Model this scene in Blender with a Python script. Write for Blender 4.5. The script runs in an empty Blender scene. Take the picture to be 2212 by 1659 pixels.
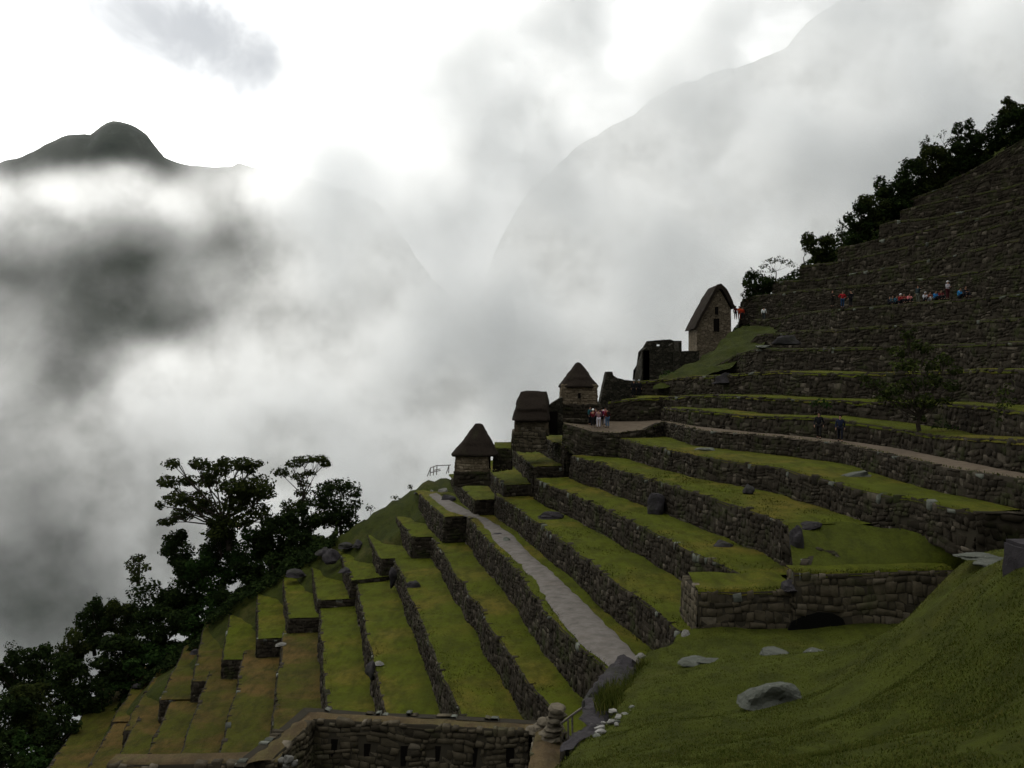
import bpy, bmesh, math, random
import numpy as np
from mathutils import Vector, Matrix, noise as mnoise
R = math.radians
scene = bpy.context.scene
COL = scene.collection

# ------------------------------------------------------------------ camera
F = 2170.0          # focal length in units of a 2212 px wide frame
CX, HY = 1106.0, 790.0
cam_d = bpy.data.cameras.new("camera")
cam_d.sensor_width = 36.0
cam_d.lens = 36.0 * F / 2212.0
cam_d.shift_y = -39.5 / 2212.0
cam_d.clip_end = 20000
cam = bpy.data.objects.new("camera", cam_d)
cam.rotation_euler = (R(90), 0, 0)
COL.objects.link(cam)
scene.camera = cam

# ------------------------------------------------------------------ nodes helper
class NT:
    def __init__(s, tree):
        s.t = tree; s.n = tree.nodes; s.l = tree.links
    def node(s, typ, **kw):
        nd = s.n.new(typ)
        for k, v in kw.items(): setattr(nd, k, v)
        return nd
    def put(s, sock, v):
        if isinstance(v, bpy.types.NodeSocket): s.l.new(v, sock)
        elif v is not None: sock.default_value = v
    def math(s, op, a, b=None, c=None, clamp=False):
        nd = s.node('ShaderNodeMath', operation=op, use_clamp=clamp)
        s.put(nd.inputs[0], a); s.put(nd.inputs[1], b)
        if c is not None: s.put(nd.inputs[2], c)
        return nd.outputs[0]
    def vmath(s, op, a, b=None, scale=None):
        nd = s.node('ShaderNodeVectorMath', operation=op)
        s.put(nd.inputs[0], a); s.put(nd.inputs[1], b)
        if scale is not None: s.put(nd.inputs['Scale'], scale)
        return nd.outputs['Value'] if op in ('LENGTH', 'DOT_PRODUCT', 'DISTANCE') else nd.outputs[0]
    def noise(s, vec, scale, detail=4, rough=.55, dist=0.0, out=0):
        nd = s.node('ShaderNodeTexNoise'); s.put(nd.inputs['Vector'], vec)
        nd.inputs['Scale'].default_value = scale; nd.inputs['Detail'].default_value = detail
        nd.inputs['Roughness'].default_value = rough; nd.inputs['Distortion'].default_value = dist
        return nd.outputs[out]
    def ramp(s, v, pts, interp='LINEAR'):
        nd = s.node('ShaderNodeValToRGB'); s.put(nd.inputs[0], v)
        cr = nd.color_ramp; cr.interpolation = interp
        while len(cr.elements) < len(pts): cr.elements.new(.5)
        for e, (p, c) in zip(cr.elements, pts):
            e.position = p; e.color = (c[0], c[1], c[2], 1) if not isinstance(c, (int, float)) else (c, c, c, 1)
        return nd.outputs[0]
    def mix(s, f, a, b, typ='MIX'):
        nd = s.node('ShaderNodeMix', data_type='RGBA', blend_type=typ)
        s.put(nd.inputs[0], f)
        for i, v in ((6, a), (7, b)):
            if isinstance(v, tuple) and len(v) == 3: v = (*v, 1)
            s.put(nd.inputs[i], v)
        return nd.outputs[2]
    def mapr(s, v, a, b, c=0.0, d=1.0, smooth=True):
        nd = s.node('ShaderNodeMapRange', interpolation_type='SMOOTHSTEP' if smooth else 'LINEAR')
        s.put(nd.inputs[0], v)
        for i, q in zip((1, 2, 3, 4), (a, b, c, d)): s.put(nd.inputs[i], q)
        return nd.outputs[0]

# ------------------------------------------------------------------ sky (world) and sun
SUN_EL, SUN_AZ = 33.0, -20.0         # azimuth from +Y towards +X
world = bpy.data.worlds.new("World"); scene.world = world
world.use_nodes = True
w = NT(world.node_tree); w.n.clear()
geo = w.node('ShaderNodeTexCoord').outputs['Generated']
sky = w.node('ShaderNodeTexSky', sky_type='NISHITA')
sky.sun_disc = False; sky.sun_elevation = R(SUN_EL); sky.sun_rotation = R(SUN_AZ)
skyc = w.vmath('SCALE', sky.outputs[0], scale=0.10)
sd = (math.sin(R(SUN_AZ))*math.cos(R(SUN_EL)), math.cos(R(SUN_AZ))*math.cos(R(SUN_EL)), math.sin(R(SUN_EL)))
dot = w.vmath('DOT_PRODUCT', geo, sd)
glow = w.mapr(dot, -.25, 1.0, 0, 1, smooth=False)
glow = w.math('MULTIPLY', glow, glow)
sp = w.node('ShaderNodeSeparateXYZ'); w.put(sp.inputs[0], geo)
zen = w.math('POWER', w.math('MAXIMUM', sp.outputs[2], 0.0), 1.5)
base = w.math('ADD', w.math('MULTIPLY', glow, 2.3), w.math('MULTIPLY_ADD', zen, 0.9, 0.30))
n1 = w.noise(w.vmath('MULTIPLY', geo, (1.0, 1.0, 2.0)), 2.6, 6, .55, .3)
n1 = w.mapr(n1, .3, .7, .78, 1.15)
base = w.math('MULTIPLY', base, n1)
# a long grey cloud streak across the bright part of the sky (direction space)
def dir_blob(px, py, sx, sy, ang, amp, soft=1.0):
    u = w.math('DIVIDE', sp.outputs[0], w.math('MAXIMUM', sp.outputs[1], .05))
    v = w.math('DIVIDE', sp.outputs[2], w.math('MAXIMUM', sp.outputs[1], .05))
    du = w.math('SUBTRACT', u, (px-CX)/F); dv = w.math('SUBTRACT', v, (HY-py)/F)
    c, s_ = math.cos(R(ang)), math.sin(R(ang))
    a = w.math('ADD', w.math('MULTIPLY', du, c), w.math('MULTIPLY', dv, s_))
    b = w.math('ADD', w.math('MULTIPLY', du, -s_), w.math('MULTIPLY', dv, c))
    a = w.math('DIVIDE', a, sx/F); b = w.math('DIVIDE', b, sy/F)
    r = w.math('SQRT', w.math('ADD', w.math('MULTIPLY', a, a), w.math('MULTIPLY', b, b)))
    nn = w.noise(geo, 9.0, 6, .6, .4)
    r = w.math('ADD', r, w.math('MULTIPLY', w.math('SUBTRACT', nn, .5), 1.6))
    return w.math('MULTIPLY', w.mapr(r, .05, 1.45, 1, 0), amp)
front = w.mapr(sp.outputs[1], .1, .3, 0, 1)
streak = w.math('MAXIMUM', dir_blob(430, 70, 430, 150, -22, .95), dir_blob(660, 140, 280, 140, -30, .8))
streak = w.math('MAXIMUM', streak, dir_blob(20, 215, 150, 60, -8, .45))
streak = w.math('MAXIMUM', streak, dir_blob(10, 320, 150, 30, -8, .45))
streak = w.math('MAXIMUM', streak, dir_blob(850, 150, 260, 130, -20, .55))
streak = w.math('MAXIMUM', streak, dir_blob(1350, 60, 420, 140, 10, .45))
streak = w.math('MULTIPLY', streak, front)
cloudc = w.mix(glow, (.97, .985, 1.0), (1.0, 1.0, .98))
cloud = w.vmath('SCALE', cloudc, scale=base)
cloud = w.mix(streak, cloud, (.50, .53, .57))
# far bank of cloud low over the valley, right of the peak
uu = w.math('DIVIDE', sp.outputs[0], w.math('MAXIMUM', sp.outputs[1], .05)); vv = w.math('DIVIDE', sp.outputs[2], w.math('MAXIMUM', sp.outputs[1], .05))
bn = w.math('MULTIPLY', w.math('SUBTRACT', w.noise(geo, 5.0, 7, .6, .5), .5), .30)
ma = w.mapr(w.math('ADD', uu, bn), (430-CX)/F, (800-CX)/F, 0, 1)
mb = w.mapr(w.math('ADD', vv, bn), .13, .37, 1, 0)
mc = w.mapr(vv, .02, .20, 1, 0)                       # on the left it stays below the peak
bank = w.math('MULTIPLY', w.math('MULTIPLY', w.math('MAXIMUM', ma, mc), mb), front)
cloud = w.mix(w.math('MULTIPLY', bank, .96), cloud, w.mix(w.noise(geo, 7.0, 5, .6), (.34, .36, .38), (.58, .60, .62)))
cover = w.mapr(w.noise(geo, 1.4, 4, .5), .25, .5, .8, 1.0)
final = w.mix(cover, skyc, cloud)
low = w.mapr(sp.outputs[2], -.25, .0, 0.0, 1)       # darker below the horizon
final = w.mix(low, (.32, .34, .34), final)
bg = w.node('ShaderNodeBackground'); w.l.new(final, bg.inputs[0]); bg.inputs[1].default_value = 1.0
ow = w.node('ShaderNodeOutputWorld'); w.l.new(bg.outputs[0], ow.inputs[0])

sun_d = bpy.data.lights.new("sun", 'SUN'); sun_d.energy = 2.0; sun_d.angle = R(14); sun_d.color = (1, .95, .86)
sun = bpy.data.objects.new("sun", sun_d); COL.objects.link(sun)
sun.rotation_euler = Vector(sd).to_track_quat('Z', 'Y').to_euler()

scene.view_settings.view_transform = 'Standard'
scene.view_settings.look = 'None'
scene.view_settings.exposure = 0.0
scene.view_settings.gamma = 1.0
scene.render.engine = 'CYCLES'
scene.cycles.max_bounces = 8
scene.cycles.diffuse_bounces = 3
scene.cycles.volume_bounces = 6
scene.cycles.transparent_max_bounces = 8
scene.cycles.use_denoising = True
scene.cycles.use_adaptive_sampling = True
scene.cycles.adaptive_threshold = 0.03
scene.cycles.volume_step_rate = 1.3
scene.cycles.volume_max_steps = 64

# ------------------------------------------------------------------ mapping helpers
def at(px, py, d):            # point seen at (px,py) at distance d (metres, along the view)
    return Vector(((px-CX)/F*d, d, (HY-py)/F*d))
def atz(px, py, z):           # point seen at (px,py) that lies at height z
    return at(px, py, F*(-z)/(py-HY))

def tag(o, label=None, cat=None, group=None, kind=None):
    if label: o['label'] = label
    if cat: o['category'] = cat
    if group: o['group'] = group
    if kind: o['kind'] = kind
    return o
def mesh_obj(name, V, Fc, mat, parent=None, smooth=False):
    me = bpy.data.meshes.new(name)
    V = np.asarray(V, dtype=np.float32)
    if isinstance(Fc, np.ndarray) and Fc.ndim == 2:
        k = Fc.shape[1]; nf = Fc.shape[0]
        me.vertices.add(len(V)); me.vertices.foreach_set('co', V.ravel())
        me.loops.add(nf*k); me.loops.foreach_set('vertex_index', Fc.astype(np.int32).ravel())
        me.polygons.add(nf); me.polygons.foreach_set('loop_start', np.arange(nf, dtype=np.int32)*k)
        me.update(calc_edges=True); me.validate()
    else:
        me.from_pydata([tuple(map(float, v)) for v in V], [], [tuple(int(i) for i in f) for f in Fc]); me.update()
    if smooth: me.polygons.foreach_set('use_smooth', np.ones(len(me.polygons), dtype=bool))
    for m in (mat if isinstance(mat, (list, tuple)) else [mat]):
        if m: me.materials.append(m)
    o = bpy.data.objects.new(name, me); COL.objects.link(o)
    if parent: o.parent = parent
    return o
def empty(name, loc=(0, 0, 0), rz=0.0):
    o = bpy.data.objects.new(name, None); o.location = loc; o.rotation_euler = (0, 0, rz)
    o.empty_display_size = .3; COL.objects.link(o); return o
def fbm(x, y, seed=0, octs=5, lac=2.0, gain=.5, ridged=False):
    x = np.asarray(x, float); y = np.asarray(y, float)
    tot = np.zeros(np.broadcast(x, y).shape); a = 1.0; nrm = 0
    for o in range(octs):
        rs = np.random.RandomState(seed*31+o); T = rs.rand(256, 256)
        xi = np.floor(x).astype(int); yi = np.floor(y).astype(int)
        fx = x-xi; fy = y-yi; fx = fx*fx*(3-2*fx); fy = fy*fy*(3-2*fy)
        g = lambda i, j: T[i & 255, j & 255]
        v = (g(xi, yi)*(1-fx)+g(xi+1, yi)*fx)*(1-fy)+(g(xi, yi+1)*(1-fx)+g(xi+1, yi+1)*fx)*fy
        v = v*2-1
        if ridged: v = 1-2*np.abs(v)
        tot += a*v; nrm += a; a *= gain; x = x*lac+17.3; y = y*lac+5.1
    return tot/nrm
def new_mat(name, rough=.9):
    m = bpy.data.materials.new(name); m.use_nodes = True
    t = NT(m.node_tree); bs = t.n.get('Principled BSDF'); bs.inputs['Roughness'].default_value = rough
    bs.inputs['Specular IOR Level'].default_value = .04
    return m, t, bs
def grid_faces(nu, nv):       # quads of a (nu x nv) vertex grid, index = i*nv + j
    i, j = np.meshgrid(np.arange(nu-1), np.arange(nv-1), indexing='ij')
    a = (i*nv+j).ravel()
    return np.stack([a, a+nv, a+nv+1, a+1], 1)

# ------------------------------------------------------------------ far mountains
m_mtn, t, bs = new_mat('mountain_forest', 1.0)
pos = t.node('ShaderNodeNewGeometry').outputs['Position']
c = t.ramp(t.noise(pos, .012, 8, .65), [(.3, (.020, .026, .022)), (.55, (.035, .043, .034)), (.75, (.075, .078, .075))])
t.put(bs.inputs['Base Color'], c); bs.inputs['Specular IOR Level'].default_value = .05
def mountain(name, pts, Yr, slope, x0, x1, y0, y1, amp, seed, floor=-650, nx=260, ny=150, curve=0):
    xs = np.linspace(x0, x1, nx); ys = np.linspace(y0, y1, ny)
    Xp = [(p[0]-CX)/F*Yr for p in pts]; Zp = [(HY-p[1])/F*Yr for p in pts]
    X, Y = np.meshgrid(xs, ys, indexing='ij')
    Rg = np.interp(X, Xp, Zp)+(6*fbm(X/70, X*0, seed+9, 3)+5*np.abs(fbm(X/14, Y/400, seed+11, 4)))*(Yr/1500)*np.where(X < -440, .45, 1.6)
    D = np.abs(Y-Yr-curve*(X-np.mean(xs)))
    n = fbm(X/130, Y/170, seed, 6, ridged=True)
    nf = fbm(X/18, Y/18, seed+3, 4)
    dd = np.clip(D/120, 0, 1)
    Z = Rg-slope*D*(1+.25*fbm(X/220, Y/220, seed+5, 2))+amp*n*dd+nf*6*(.45+.55*dd)
    Z = np.maximum(Z, floor+nf*10)
    V = np.stack([X.ravel(), Y.ravel(), Z.ravel()], 1)
    o = mesh_obj(name, V, grid_faces(nx, ny), m_mtn, smooth=True)
    tag(o, kind='structure'); return o
mountain('mountain', [(-500, 420), (-100, 372), (0, 350), (45, 340), (85, 318), (120, 300), (150, 291), (185, 287), (198, 289), (212, 278), (232, 265), (252, 261),
         (275, 266), (298, 277), (318, 292), (336, 313), (352, 333), (372, 347), (400, 355), (440, 357), (500, 360), (560, 366), (640, 380), (740, 402), (820, 440), (880, 520), (940, 610), (1020, 660), (1120, 680), (1300, 720), (1400, 1000), (2200, 1100)],
         1500, 1.15, -1300, 900, 640, 2000, 55, 3)
mountain('ridge', [(300, 1300), (900, 1000), (1000, 800), (1060, 560), (1150, 400), (1240, 320), (1330, 262), (1410, 215), (1480, 182), (1560, 150), (1610, 133), (1680, 108), (1700, 95), (1730, 52), (1760, 25), (1790, 5), (1820, -12), (1900, -60), (2212, -150), (2800, -240), (3400, -200)],
         1900, 1.0, -720, 2400, 900, 2600, 55, 8)

# ------------------------------------------------------------------ cloud bank in the valley (real volume)
def cloud_bank():
    y0, y1 = 720.0, 820.0
    x0, x1, z0, z1 = -620.0, 700.0, -420.0, 720.0
    V = [(x, y, z) for x in (x0, x1) for y in (y0, y1) for z in (z0, z1)]
    Fc = [(0, 1, 3, 2), (4, 6, 7, 5), (0, 4, 5, 1), (2, 3, 7, 6), (0, 2, 6, 4), (1, 5, 7, 3)]
    m = bpy.data.materials.new('cloud'); m.use_nodes = True
    t = NT(m.node_tree); t.n.clear()
    out = t.node('ShaderNodeOutputMaterial')
    pv = t.node('ShaderNodeVolumePrincipled')
    pv.inputs['Color'].default_value = (.955, .965, .97, 1); pv.inputs['Anisotropy'].default_value = .55
    pos = t.node('ShaderNodeNewGeometry').outputs['Position']
    sp = t.node('ShaderNodeSeparateXYZ'); t.put(sp.inputs[0], pos)
    X, Y, Z = sp.outputs
    K = 770.0/F
    # turbulence that bends every boundary
    wn = t.noise(pos, .0085, 3, .6, 0, 1)
    wv = t.vmath('SCALE', t.vmath('SUBTRACT', wn, (.5, .5, .5)), scale=95.0)
    q = t.vmath('ADD', pos, wv)
    sq = t.node('ShaderNodeSeparateXYZ'); t.put(sq.inputs[0], q)
    qx, qz = sq.outputs[0], sq.outputs[2]
    def blob(px, py, rx, ry, ang=0):
        dx = t.math('SUBTRACT', qx, (px-CX)*K); dz = t.math('SUBTRACT', qz, (HY-py)*K)
        c, s_ = math.cos(R(ang)), math.sin(R(ang))
        a = t.math('MULTIPLY_ADD', dx, c/(rx*K), t.math('MULTIPLY', dz, s_/(rx*K)))
        b = t.math('MULTIPLY_ADD', dx, -s_/(ry*K), t.math('MULTIPLY', dz, c/(ry*K)))
        r2 = t.math('MULTIPLY_ADD', a, a, t.math('MULTIPLY', b, b))
        return t.math('EXPONENT', t.math('MULTIPLY', r2, -1.0))
    # upper limit of the bank: low on the left (open sky over the peak), high on the right
    topl = t.math('MULTIPLY_ADD', t.mapr(qx, (470-CX)*K, (860-CX)*K, 0, 1), 330*K*1.7, (HY-400)*K)
    dens = t.mapr(t.math('SUBTRACT', qz, topl), -20.0, 22.0, 1.0, 0.04)
    n = t.noise(pos, .014, 8, .68)
    nf = t.mapr(n, .39, .61, .30, 1.6)
    big = t.mapr(t.noise(pos, .005, 2, .5), .35, .65, .75, 1.3)
    nf = t.math('MULTIPLY', nf, big)
    holes = [(270, 570, 280, 150, 15, .985), (360, 690, 230, 110, 10, .96), (520, 470, 120, 80, 20, .85), (10, 560, 170, 150, 0, .95), (130, 840, 190, 130, -20, .93), (60, 1120, 170, 250, 0, .8),
             (250, 335, 190, 55, 0, .97), (740, 560, 180, 190, 30, .6), (60, 1330, 200, 120, 0, .8)]
    for px, py, rx, ry, ang, a in holes:
        dens = t.math('MULTIPLY', dens, t.math('SUBTRACT', 1.0, t.math('MULTIPLY', blob(px, py, rx, ry, ang), a)))
    adds = [(980, 760, 110, 90, 0, .6), (760, 500, 150, 170, 0, .8), (1180, 400, 200, 220, 30, .45), (180, 418, 330, 38, -6, .45), (600, 385, 130, 60, -10, 1.0), (330, 830, 200, 50, 25, .5)]
    for px, py, rx, ry, ang, a in adds:
        dens = t.math('ADD', dens, t.math('MULTIPLY', blob(px, py, rx, ry, ang), a))
    right = t.mapr(qx, (400-CX)*K, (1300-CX)*K, .62, 1.35)
    thin = t.mapr(qz, (HY-560)*K, (HY-60)*K, 1.0, .80)
    dens = t.math('MULTIPLY', dens, thin)
    dens = t.math('MULTIPLY', t.math('MULTIPLY', dens, nf), right)
    # added dense cloud above the frame, unseen, blocking the sun from the terraces
    sun_blocker = t.mapr(qz, 345.0, 440.0, 0.0, 1.7)
    dens = t.math('MAXIMUM', dens, sun_blocker)
    dens = t.math('MULTIPLY', dens, .022)
    t.put(pv.inputs['Density'], dens)
    t.l.new(pv.outputs[0], out.inputs['Volume'])
    o = mesh_obj('cloud_bank', V, Fc, m)
    tag(o, 'thick white cloud bank filling the valley in front of the far mountains', 'clouds', kind='stuff')
    return o
cloud_bank()
# ------------------------------------------------------------------ surface materials
def geo_pos(t): return t.node('ShaderNodeNewGeometry').outputs['Position']
def island(t): return t.node('ShaderNodeNewGeometry').outputs['Random Per Island']
def bump(t, bs, h, strength=.5, dist=.05):
    b = t.node('ShaderNodeBump'); b.inputs['Strength'].default_value = strength; b.inputs['Distance'].default_value = dist
    t.put(b.inputs['Height'], h); t.l.new(b.outputs[0], bs.inputs['Normal'])
def stone_mat(name, dark, mid, light, moss=.35, lichen=.5):
    m, t, bs = new_mat(name, .95)
    p = geo_pos(t)
    c = t.ramp(island(t), [(0, dark), (.45, mid), (.85, mid), (1, light)])
    n = t.noise(p, 2.2, 6, .65)
    c = t.mix(t.mapr(n, .35, .7, 0, .65), c, dark)
    nl = t.noise(p, 6.0, 5, .7)
    c = t.mix(t.mapr(nl, .62, .72, 0, lichen), c, (.20, .20, .17))
    nm = t.noise(p, .55, 5, .6)
    c = t.mix(t.mapr(nm, .5, .7, 0, moss), c, (.030, .040, .010))
    t.put(bs.inputs['Base Color'], c)
    bump(t, bs, t.noise(p, 9, 6, .7), .6, .06)
    return m
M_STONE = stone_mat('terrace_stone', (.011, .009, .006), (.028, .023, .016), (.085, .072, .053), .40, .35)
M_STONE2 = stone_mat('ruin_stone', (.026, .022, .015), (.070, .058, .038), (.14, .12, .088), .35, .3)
M_CAP = stone_mat('cap_stone', (.06, .057, .05), (.13, .125, .11), (.24, .23, .21), .1, .6)
M_ROCK = stone_mat('boulder_rock', (.016, .014, .015), (.034, .031, .032), (.05, .047, .047), .2, .3)
M_ROCKL = stone_mat('pale_rock', (.035, .037, .03), (.105, .11, .09), (.15, .155, .13), .2, .8)
M_HOUSE = stone_mat('house_stone', (.085, .066, .042), (.15, .12, .08), (.24, .20, .14), .05, .2)
m, t, bs = new_mat('joint_soil', 1); bs.inputs['Base Color'].default_value = (.022, .019, .013, 1); M_CORE = m
m, t, bs = new_mat('clay_joint', 1); bs.inputs['Base Color'].default_value = (.055, .043, .027, 1); M_CLAY = m

def grass_mat(name, green, dry, dark, dryness=(.52, .70), dmix=.8, scale=.16):
    m, t, bs = new_mat(name, 1.0); bs.inputs['Specular IOR Level'].default_value = .05
    p = geo_pos(t)
    a = t.noise(p, scale, 6, .65, .4)
    c = t.mix(t.mapr(a, dryness[0], dryness[1], 0, dmix), green, dry)
    st = t.noise(t.vmath('MULTIPLY', p, (1, .35, 1)), 1.3, 5, .7)
    c = t.mix(t.mapr(st, .42, .66, 0, .75), c, dark)
    big = t.noise(p, .33, 4, .6); c = t.mix(t.mapr(big, .45, .72, 0, .55), c, dark)
    f = t.noise(p, 11, 5, .75)
    c = t.mix(t.mapr(f, .35, .7, 0, .6), c, dark)
    f2 = t.noise(p, 3.5, 4, .7)
    c = t.mix(t.mapr(f2, .60, .75, 0, .35), c, dry)
    t.put(bs.inputs['Base Color'], c)
    h = t.math('ADD', t.noise(p, 14, 5, .8), t.math('MULTIPLY', t.noise(p, 2.5, 4, .6), 1.6))
    bump(t, bs, h, .9, .10)
    return m
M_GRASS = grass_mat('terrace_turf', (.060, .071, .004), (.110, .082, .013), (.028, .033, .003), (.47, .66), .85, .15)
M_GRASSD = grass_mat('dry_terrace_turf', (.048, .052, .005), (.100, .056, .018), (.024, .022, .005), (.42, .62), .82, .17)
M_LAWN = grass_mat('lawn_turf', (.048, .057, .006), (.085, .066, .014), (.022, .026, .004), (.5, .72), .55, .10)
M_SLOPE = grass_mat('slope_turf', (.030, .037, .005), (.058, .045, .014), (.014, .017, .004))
m, t, bs = new_mat('gravel_path', 1.0)
p = geo_pos(t); g = t.noise(p, 1.3, 6, .7)
c = t.ramp(g, [(.3, (.060, .053, .045)), (.6, (.108, .098, .086)), (.8, (.135, .124, .110))])
c = t.mix(t.mapr(t.noise(p, .5, 4, .6), .55, .75, 0, .5), c, (.075, .062, .048))
t.put(bs.inputs['Base Color'], c); bump(t, bs, t.noise(p, 25, 4, .7), .5, .02); M_PATH = m
m, t, bs = new_mat('dirt_path', 1.0)
p = geo_pos(t); c = t.ramp(t.noise(p, 2.0, 6, .7), [(.3, (.050, .038, .026)), (.7, (.098, .078, .055))])
t.put(bs.inputs['Base Color'], c); bump(t, bs, t.noise(p, 20, 4, .7), .5, .02); M_DIRT = m
m, t, bs = new_mat('thatch', 1.0)
p = geo_pos(t); n = t.noise(t.vmath('MULTIPLY', p, (9, 9, 1.3)), 1.6, 5, .7)
c = t.ramp(n, [(.25, (.008, .0065, .005)), (.6, (.026, .020, .015)), (.8, (.046, .036, .028))])
c = t.mix(t.mapr(t.noise(p, .8, 3, .5), .55, .75, 0, .4), c, (.035, .036, .018))
t.put(bs.inputs['Base Color'], c); bump(t, bs, n, .9, .12); M_THATCH = m
m, t, bs = new_mat('opening_shade', 1.0); bs.inputs['Base Color'].default_value = (.006, .005, .004, 1); M_OPENING_SHADE = m  # near-black colour stands in for the shade inside openings
m, t, bs = new_mat('weathered_wood', .9)
c = t.ramp(t.noise(geo_pos(t), 8, 4, .6), [(.3, (.07, .06, .05)), (.7, (.16, .145, .125))]); t.put(bs.inputs['Base Color'], c); M_WOOD = m
m, t, bs = new_mat('bark', 1.0)
c = t.ramp(t.noise(geo_pos(t), 6, 4, .6), [(.3, (.018, .014, .010)), (.7, (.05, .042, .032))]); t.put(bs.inputs['Base Color'], c); M_BARK = m
def leaf_mat(name, a, b, cc):
    m, t, bs = new_mat(name, 1.0); bs.inputs['Specular IOR Level'].default_value = .03
    c = t.ramp(island(t), [(0, a), (.6, b), (1, cc)])
    c = t.mix(t.mapr(t.noise(geo_pos(t), .5, 3, .5), .4, .65, 0, .55), c, a)
    t.put(bs.inputs['Base Color'], c)
    tr = t.node('ShaderNodeBsdfTranslucent'); t.put(tr.inputs[0], c)
    mx = t.node('ShaderNodeMixShader'); mx.inputs[0].default_value = .25
    t.l.new(bs.outputs[0], mx.inputs[1]); t.l.new(tr.outputs[0], mx.inputs[2])
    t.l.new(mx.outputs[0], t.n.get('Material Output').inputs['Surface'])
    return m
M_LEAF = leaf_mat('leaves_dark', (.007, .012, .004), (.014, .025, .006), (.026, .039, .009))
M_LEAF2 = leaf_mat('leaves_olive', (.012, .017, .005), (.025, .034, .008), (.044, .053, .012))
M_LEAF3 = leaf_mat('leaves_bright', (.009, .020, .005), (.018, .038, .008), (.030, .055, .012))

# ------------------------------------------------------------------ terrace building blocks
T = Vector((-.1883, .9821, 0)); N = Vector((.9821, .1883, 0))
def st(s, tt, z): v = s*N+tt*T; return Vector((v.x, v.y, z))
def resample(pts, step):
    out = []; 
    for a, b in zip(pts[:-1], pts[1:]):
        L = (b-a).length; k = max(1, int(math.ceil(L/step)))
        for i in range(k): out.append(a.lerp(b, i/k))
    out.append(pts[-1]); return out
def outward(a, b):            # for lines running far -> near the open side is on the left hand (towards -N)
    d = (b-a); v = Vector((d.y, -d.x, 0)); return v.normalized()
def wobble(pts, amp=.12, seed=0, step=1.5):
    q = resample(pts, step); out = []
    for i, p in enumerate(q):
        if i in (0, len(q)-1): out.append(p); continue
        n = mnoise.noise_vector(p*.35+Vector((seed*3.1, 0, 0)))
        out.append(p+Vector((n.x*amp*2, n.y*amp*2, n.z*amp*.9)))
    return out
def stone_wall(name, pts, h, mat, size=.36, rowh=.24, seed=1, batter=.07, top_depth=.32, core=None, parent=None, rough=1.0, hend=None, cap=.06, skip=.08, holes=(), pale_caps=.06):
    """dry-stone facing: every stone its own bevelled block over a soil core; one mesh"""
    rng = np.random.RandomState(seed)
    P = np.array([tuple(p) for p in pts]); seg = P[1:]-P[:-1]
    L = np.sqrt((seg[:, 0]**2+seg[:, 1]**2)); cum = np.concatenate([[0], np.cumsum(L)]); tot = cum[-1]
    nrm = np.stack([seg[:, 1], -seg[:, 0], np.zeros(len(seg))], 1)/np.maximum(L, 1e-6)[:, None]
    hs = np.interp(cum, [0, tot], [h, h if hend is None else hend])
    def pos(s, v, off):
        s = np.clip(s, 0, tot-1e-4); k = np.clip(np.searchsorted(cum, s, side='right')-1, 0, len(seg)-1)
        f = (s-cum[k])/np.maximum(L[k], 1e-6)
        b = P[k]+seg[k]*f[:, None]
        out = b+nrm[k]*(off+batter*v)[:, None]
        out[:, 2] -= v
        return out
    rows = []; v = 0.0; hm = max(h, hend or h)
    boxes = []
    i = 0
    while v < hm:
        rh = rowh*rng.uniform(.7, 1.35)
        s = -rng.uniform(0, size)
        while s < tot:
            wd = size*rng.choice([.55, .8, 1.0, 1.3, 2.0], p=[.2, .28, .27, .17, .08])*rng.uniform(.85, 1.15)
            boxes.append((max(s, 0), min(s+wd, tot), v, v+rh, i)); s += wd
        v += rh; i += 1
    B = np.array([b for b in boxes if b[1]-b[0] > .06])
    hl = np.interp(B[:, 0], cum, hs); B = B[B[:, 2] < hl]
    n = len(B)
    keep = rng.rand(n) > np.where(B[:, 4] == 0, skip*2, skip*.35); B = B[keep]; n = len(B)
    for (h0, h1, h2, h3) in holes:
        mc = (B[:, 0]+B[:, 1])/2; mv_ = (B[:, 2]+B[:, 3])/2
        B = B[~((mc > h0) & (mc < h1) & (mv_ > h2) & (mv_ < h3))]
    n = len(B)
    g = .011*rough
    s0, s1, v0, v1 = B[:, 0]+g, B[:, 1]-g, B[:, 2]+g, B[:, 3]-g
    top = B[:, 4] == 0
    lift = np.where(top, rng.uniform(-cap*1.5, cap*.6, n), 0); v0 = v0-lift
    j = lambda a: rng.uniform(-a, a, n)
    sz = np.minimum(s1-s0, v1-v0)
    jit = .24*sz*min(rough, 1.3)
    cs = [s0+j(1)*jit, s1+j(1)*jit, s1+j(1)*jit, s0+j(1)*jit]
    wv = rowh*.55*rough
    def warp(s, v):      # bends the courses
        return v+wv*(np.sin(s*1.7+v*2.1+seed)+np.sin(s*.73+seed*2.3+v))*.5*np.clip(v/.3, 0, 1)
    cv = [v0+j(1)*jit, v0+j(1)*jit, v1+j(1)*jit, v1+j(1)*jit]
    cv = [warp(a, b) for a, b in zip(cs, cv)]
    ms = sum(cs)/4; mv = sum(cv)/4
    pr = rng.uniform(.0, .08, n)*rough
    back = np.where(top, -top_depth, -.08)
    rings = []
    for k in range(4): rings.append(pos(cs[k], cv[k], back))
    for k in range(4): rings.append(pos(cs[k], cv[k], pr*.25))
    ins = .15
    for k in range(4): rings.append(pos(cs[k]*(1-ins)+ms*ins, cv[k]*(1-ins)+mv*ins, pr+rng.uniform(-.015, .015, n)))
    V = np.stack(rings, 1).reshape(-1, 3)
    fl = []
    for k in range(4):
        k2 = (k+1) % 4
        fl.append((k, k2, 4+k2, 4+k)); fl.append((4+k, 4+k2, 8+k2, 8+k))
    fl.append((8, 9, 10, 11))
    base = (np.arange(n)*12)[:, None, None]
    Fq = (np.array(fl)[None]+base).reshape(-1, 4)
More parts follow.
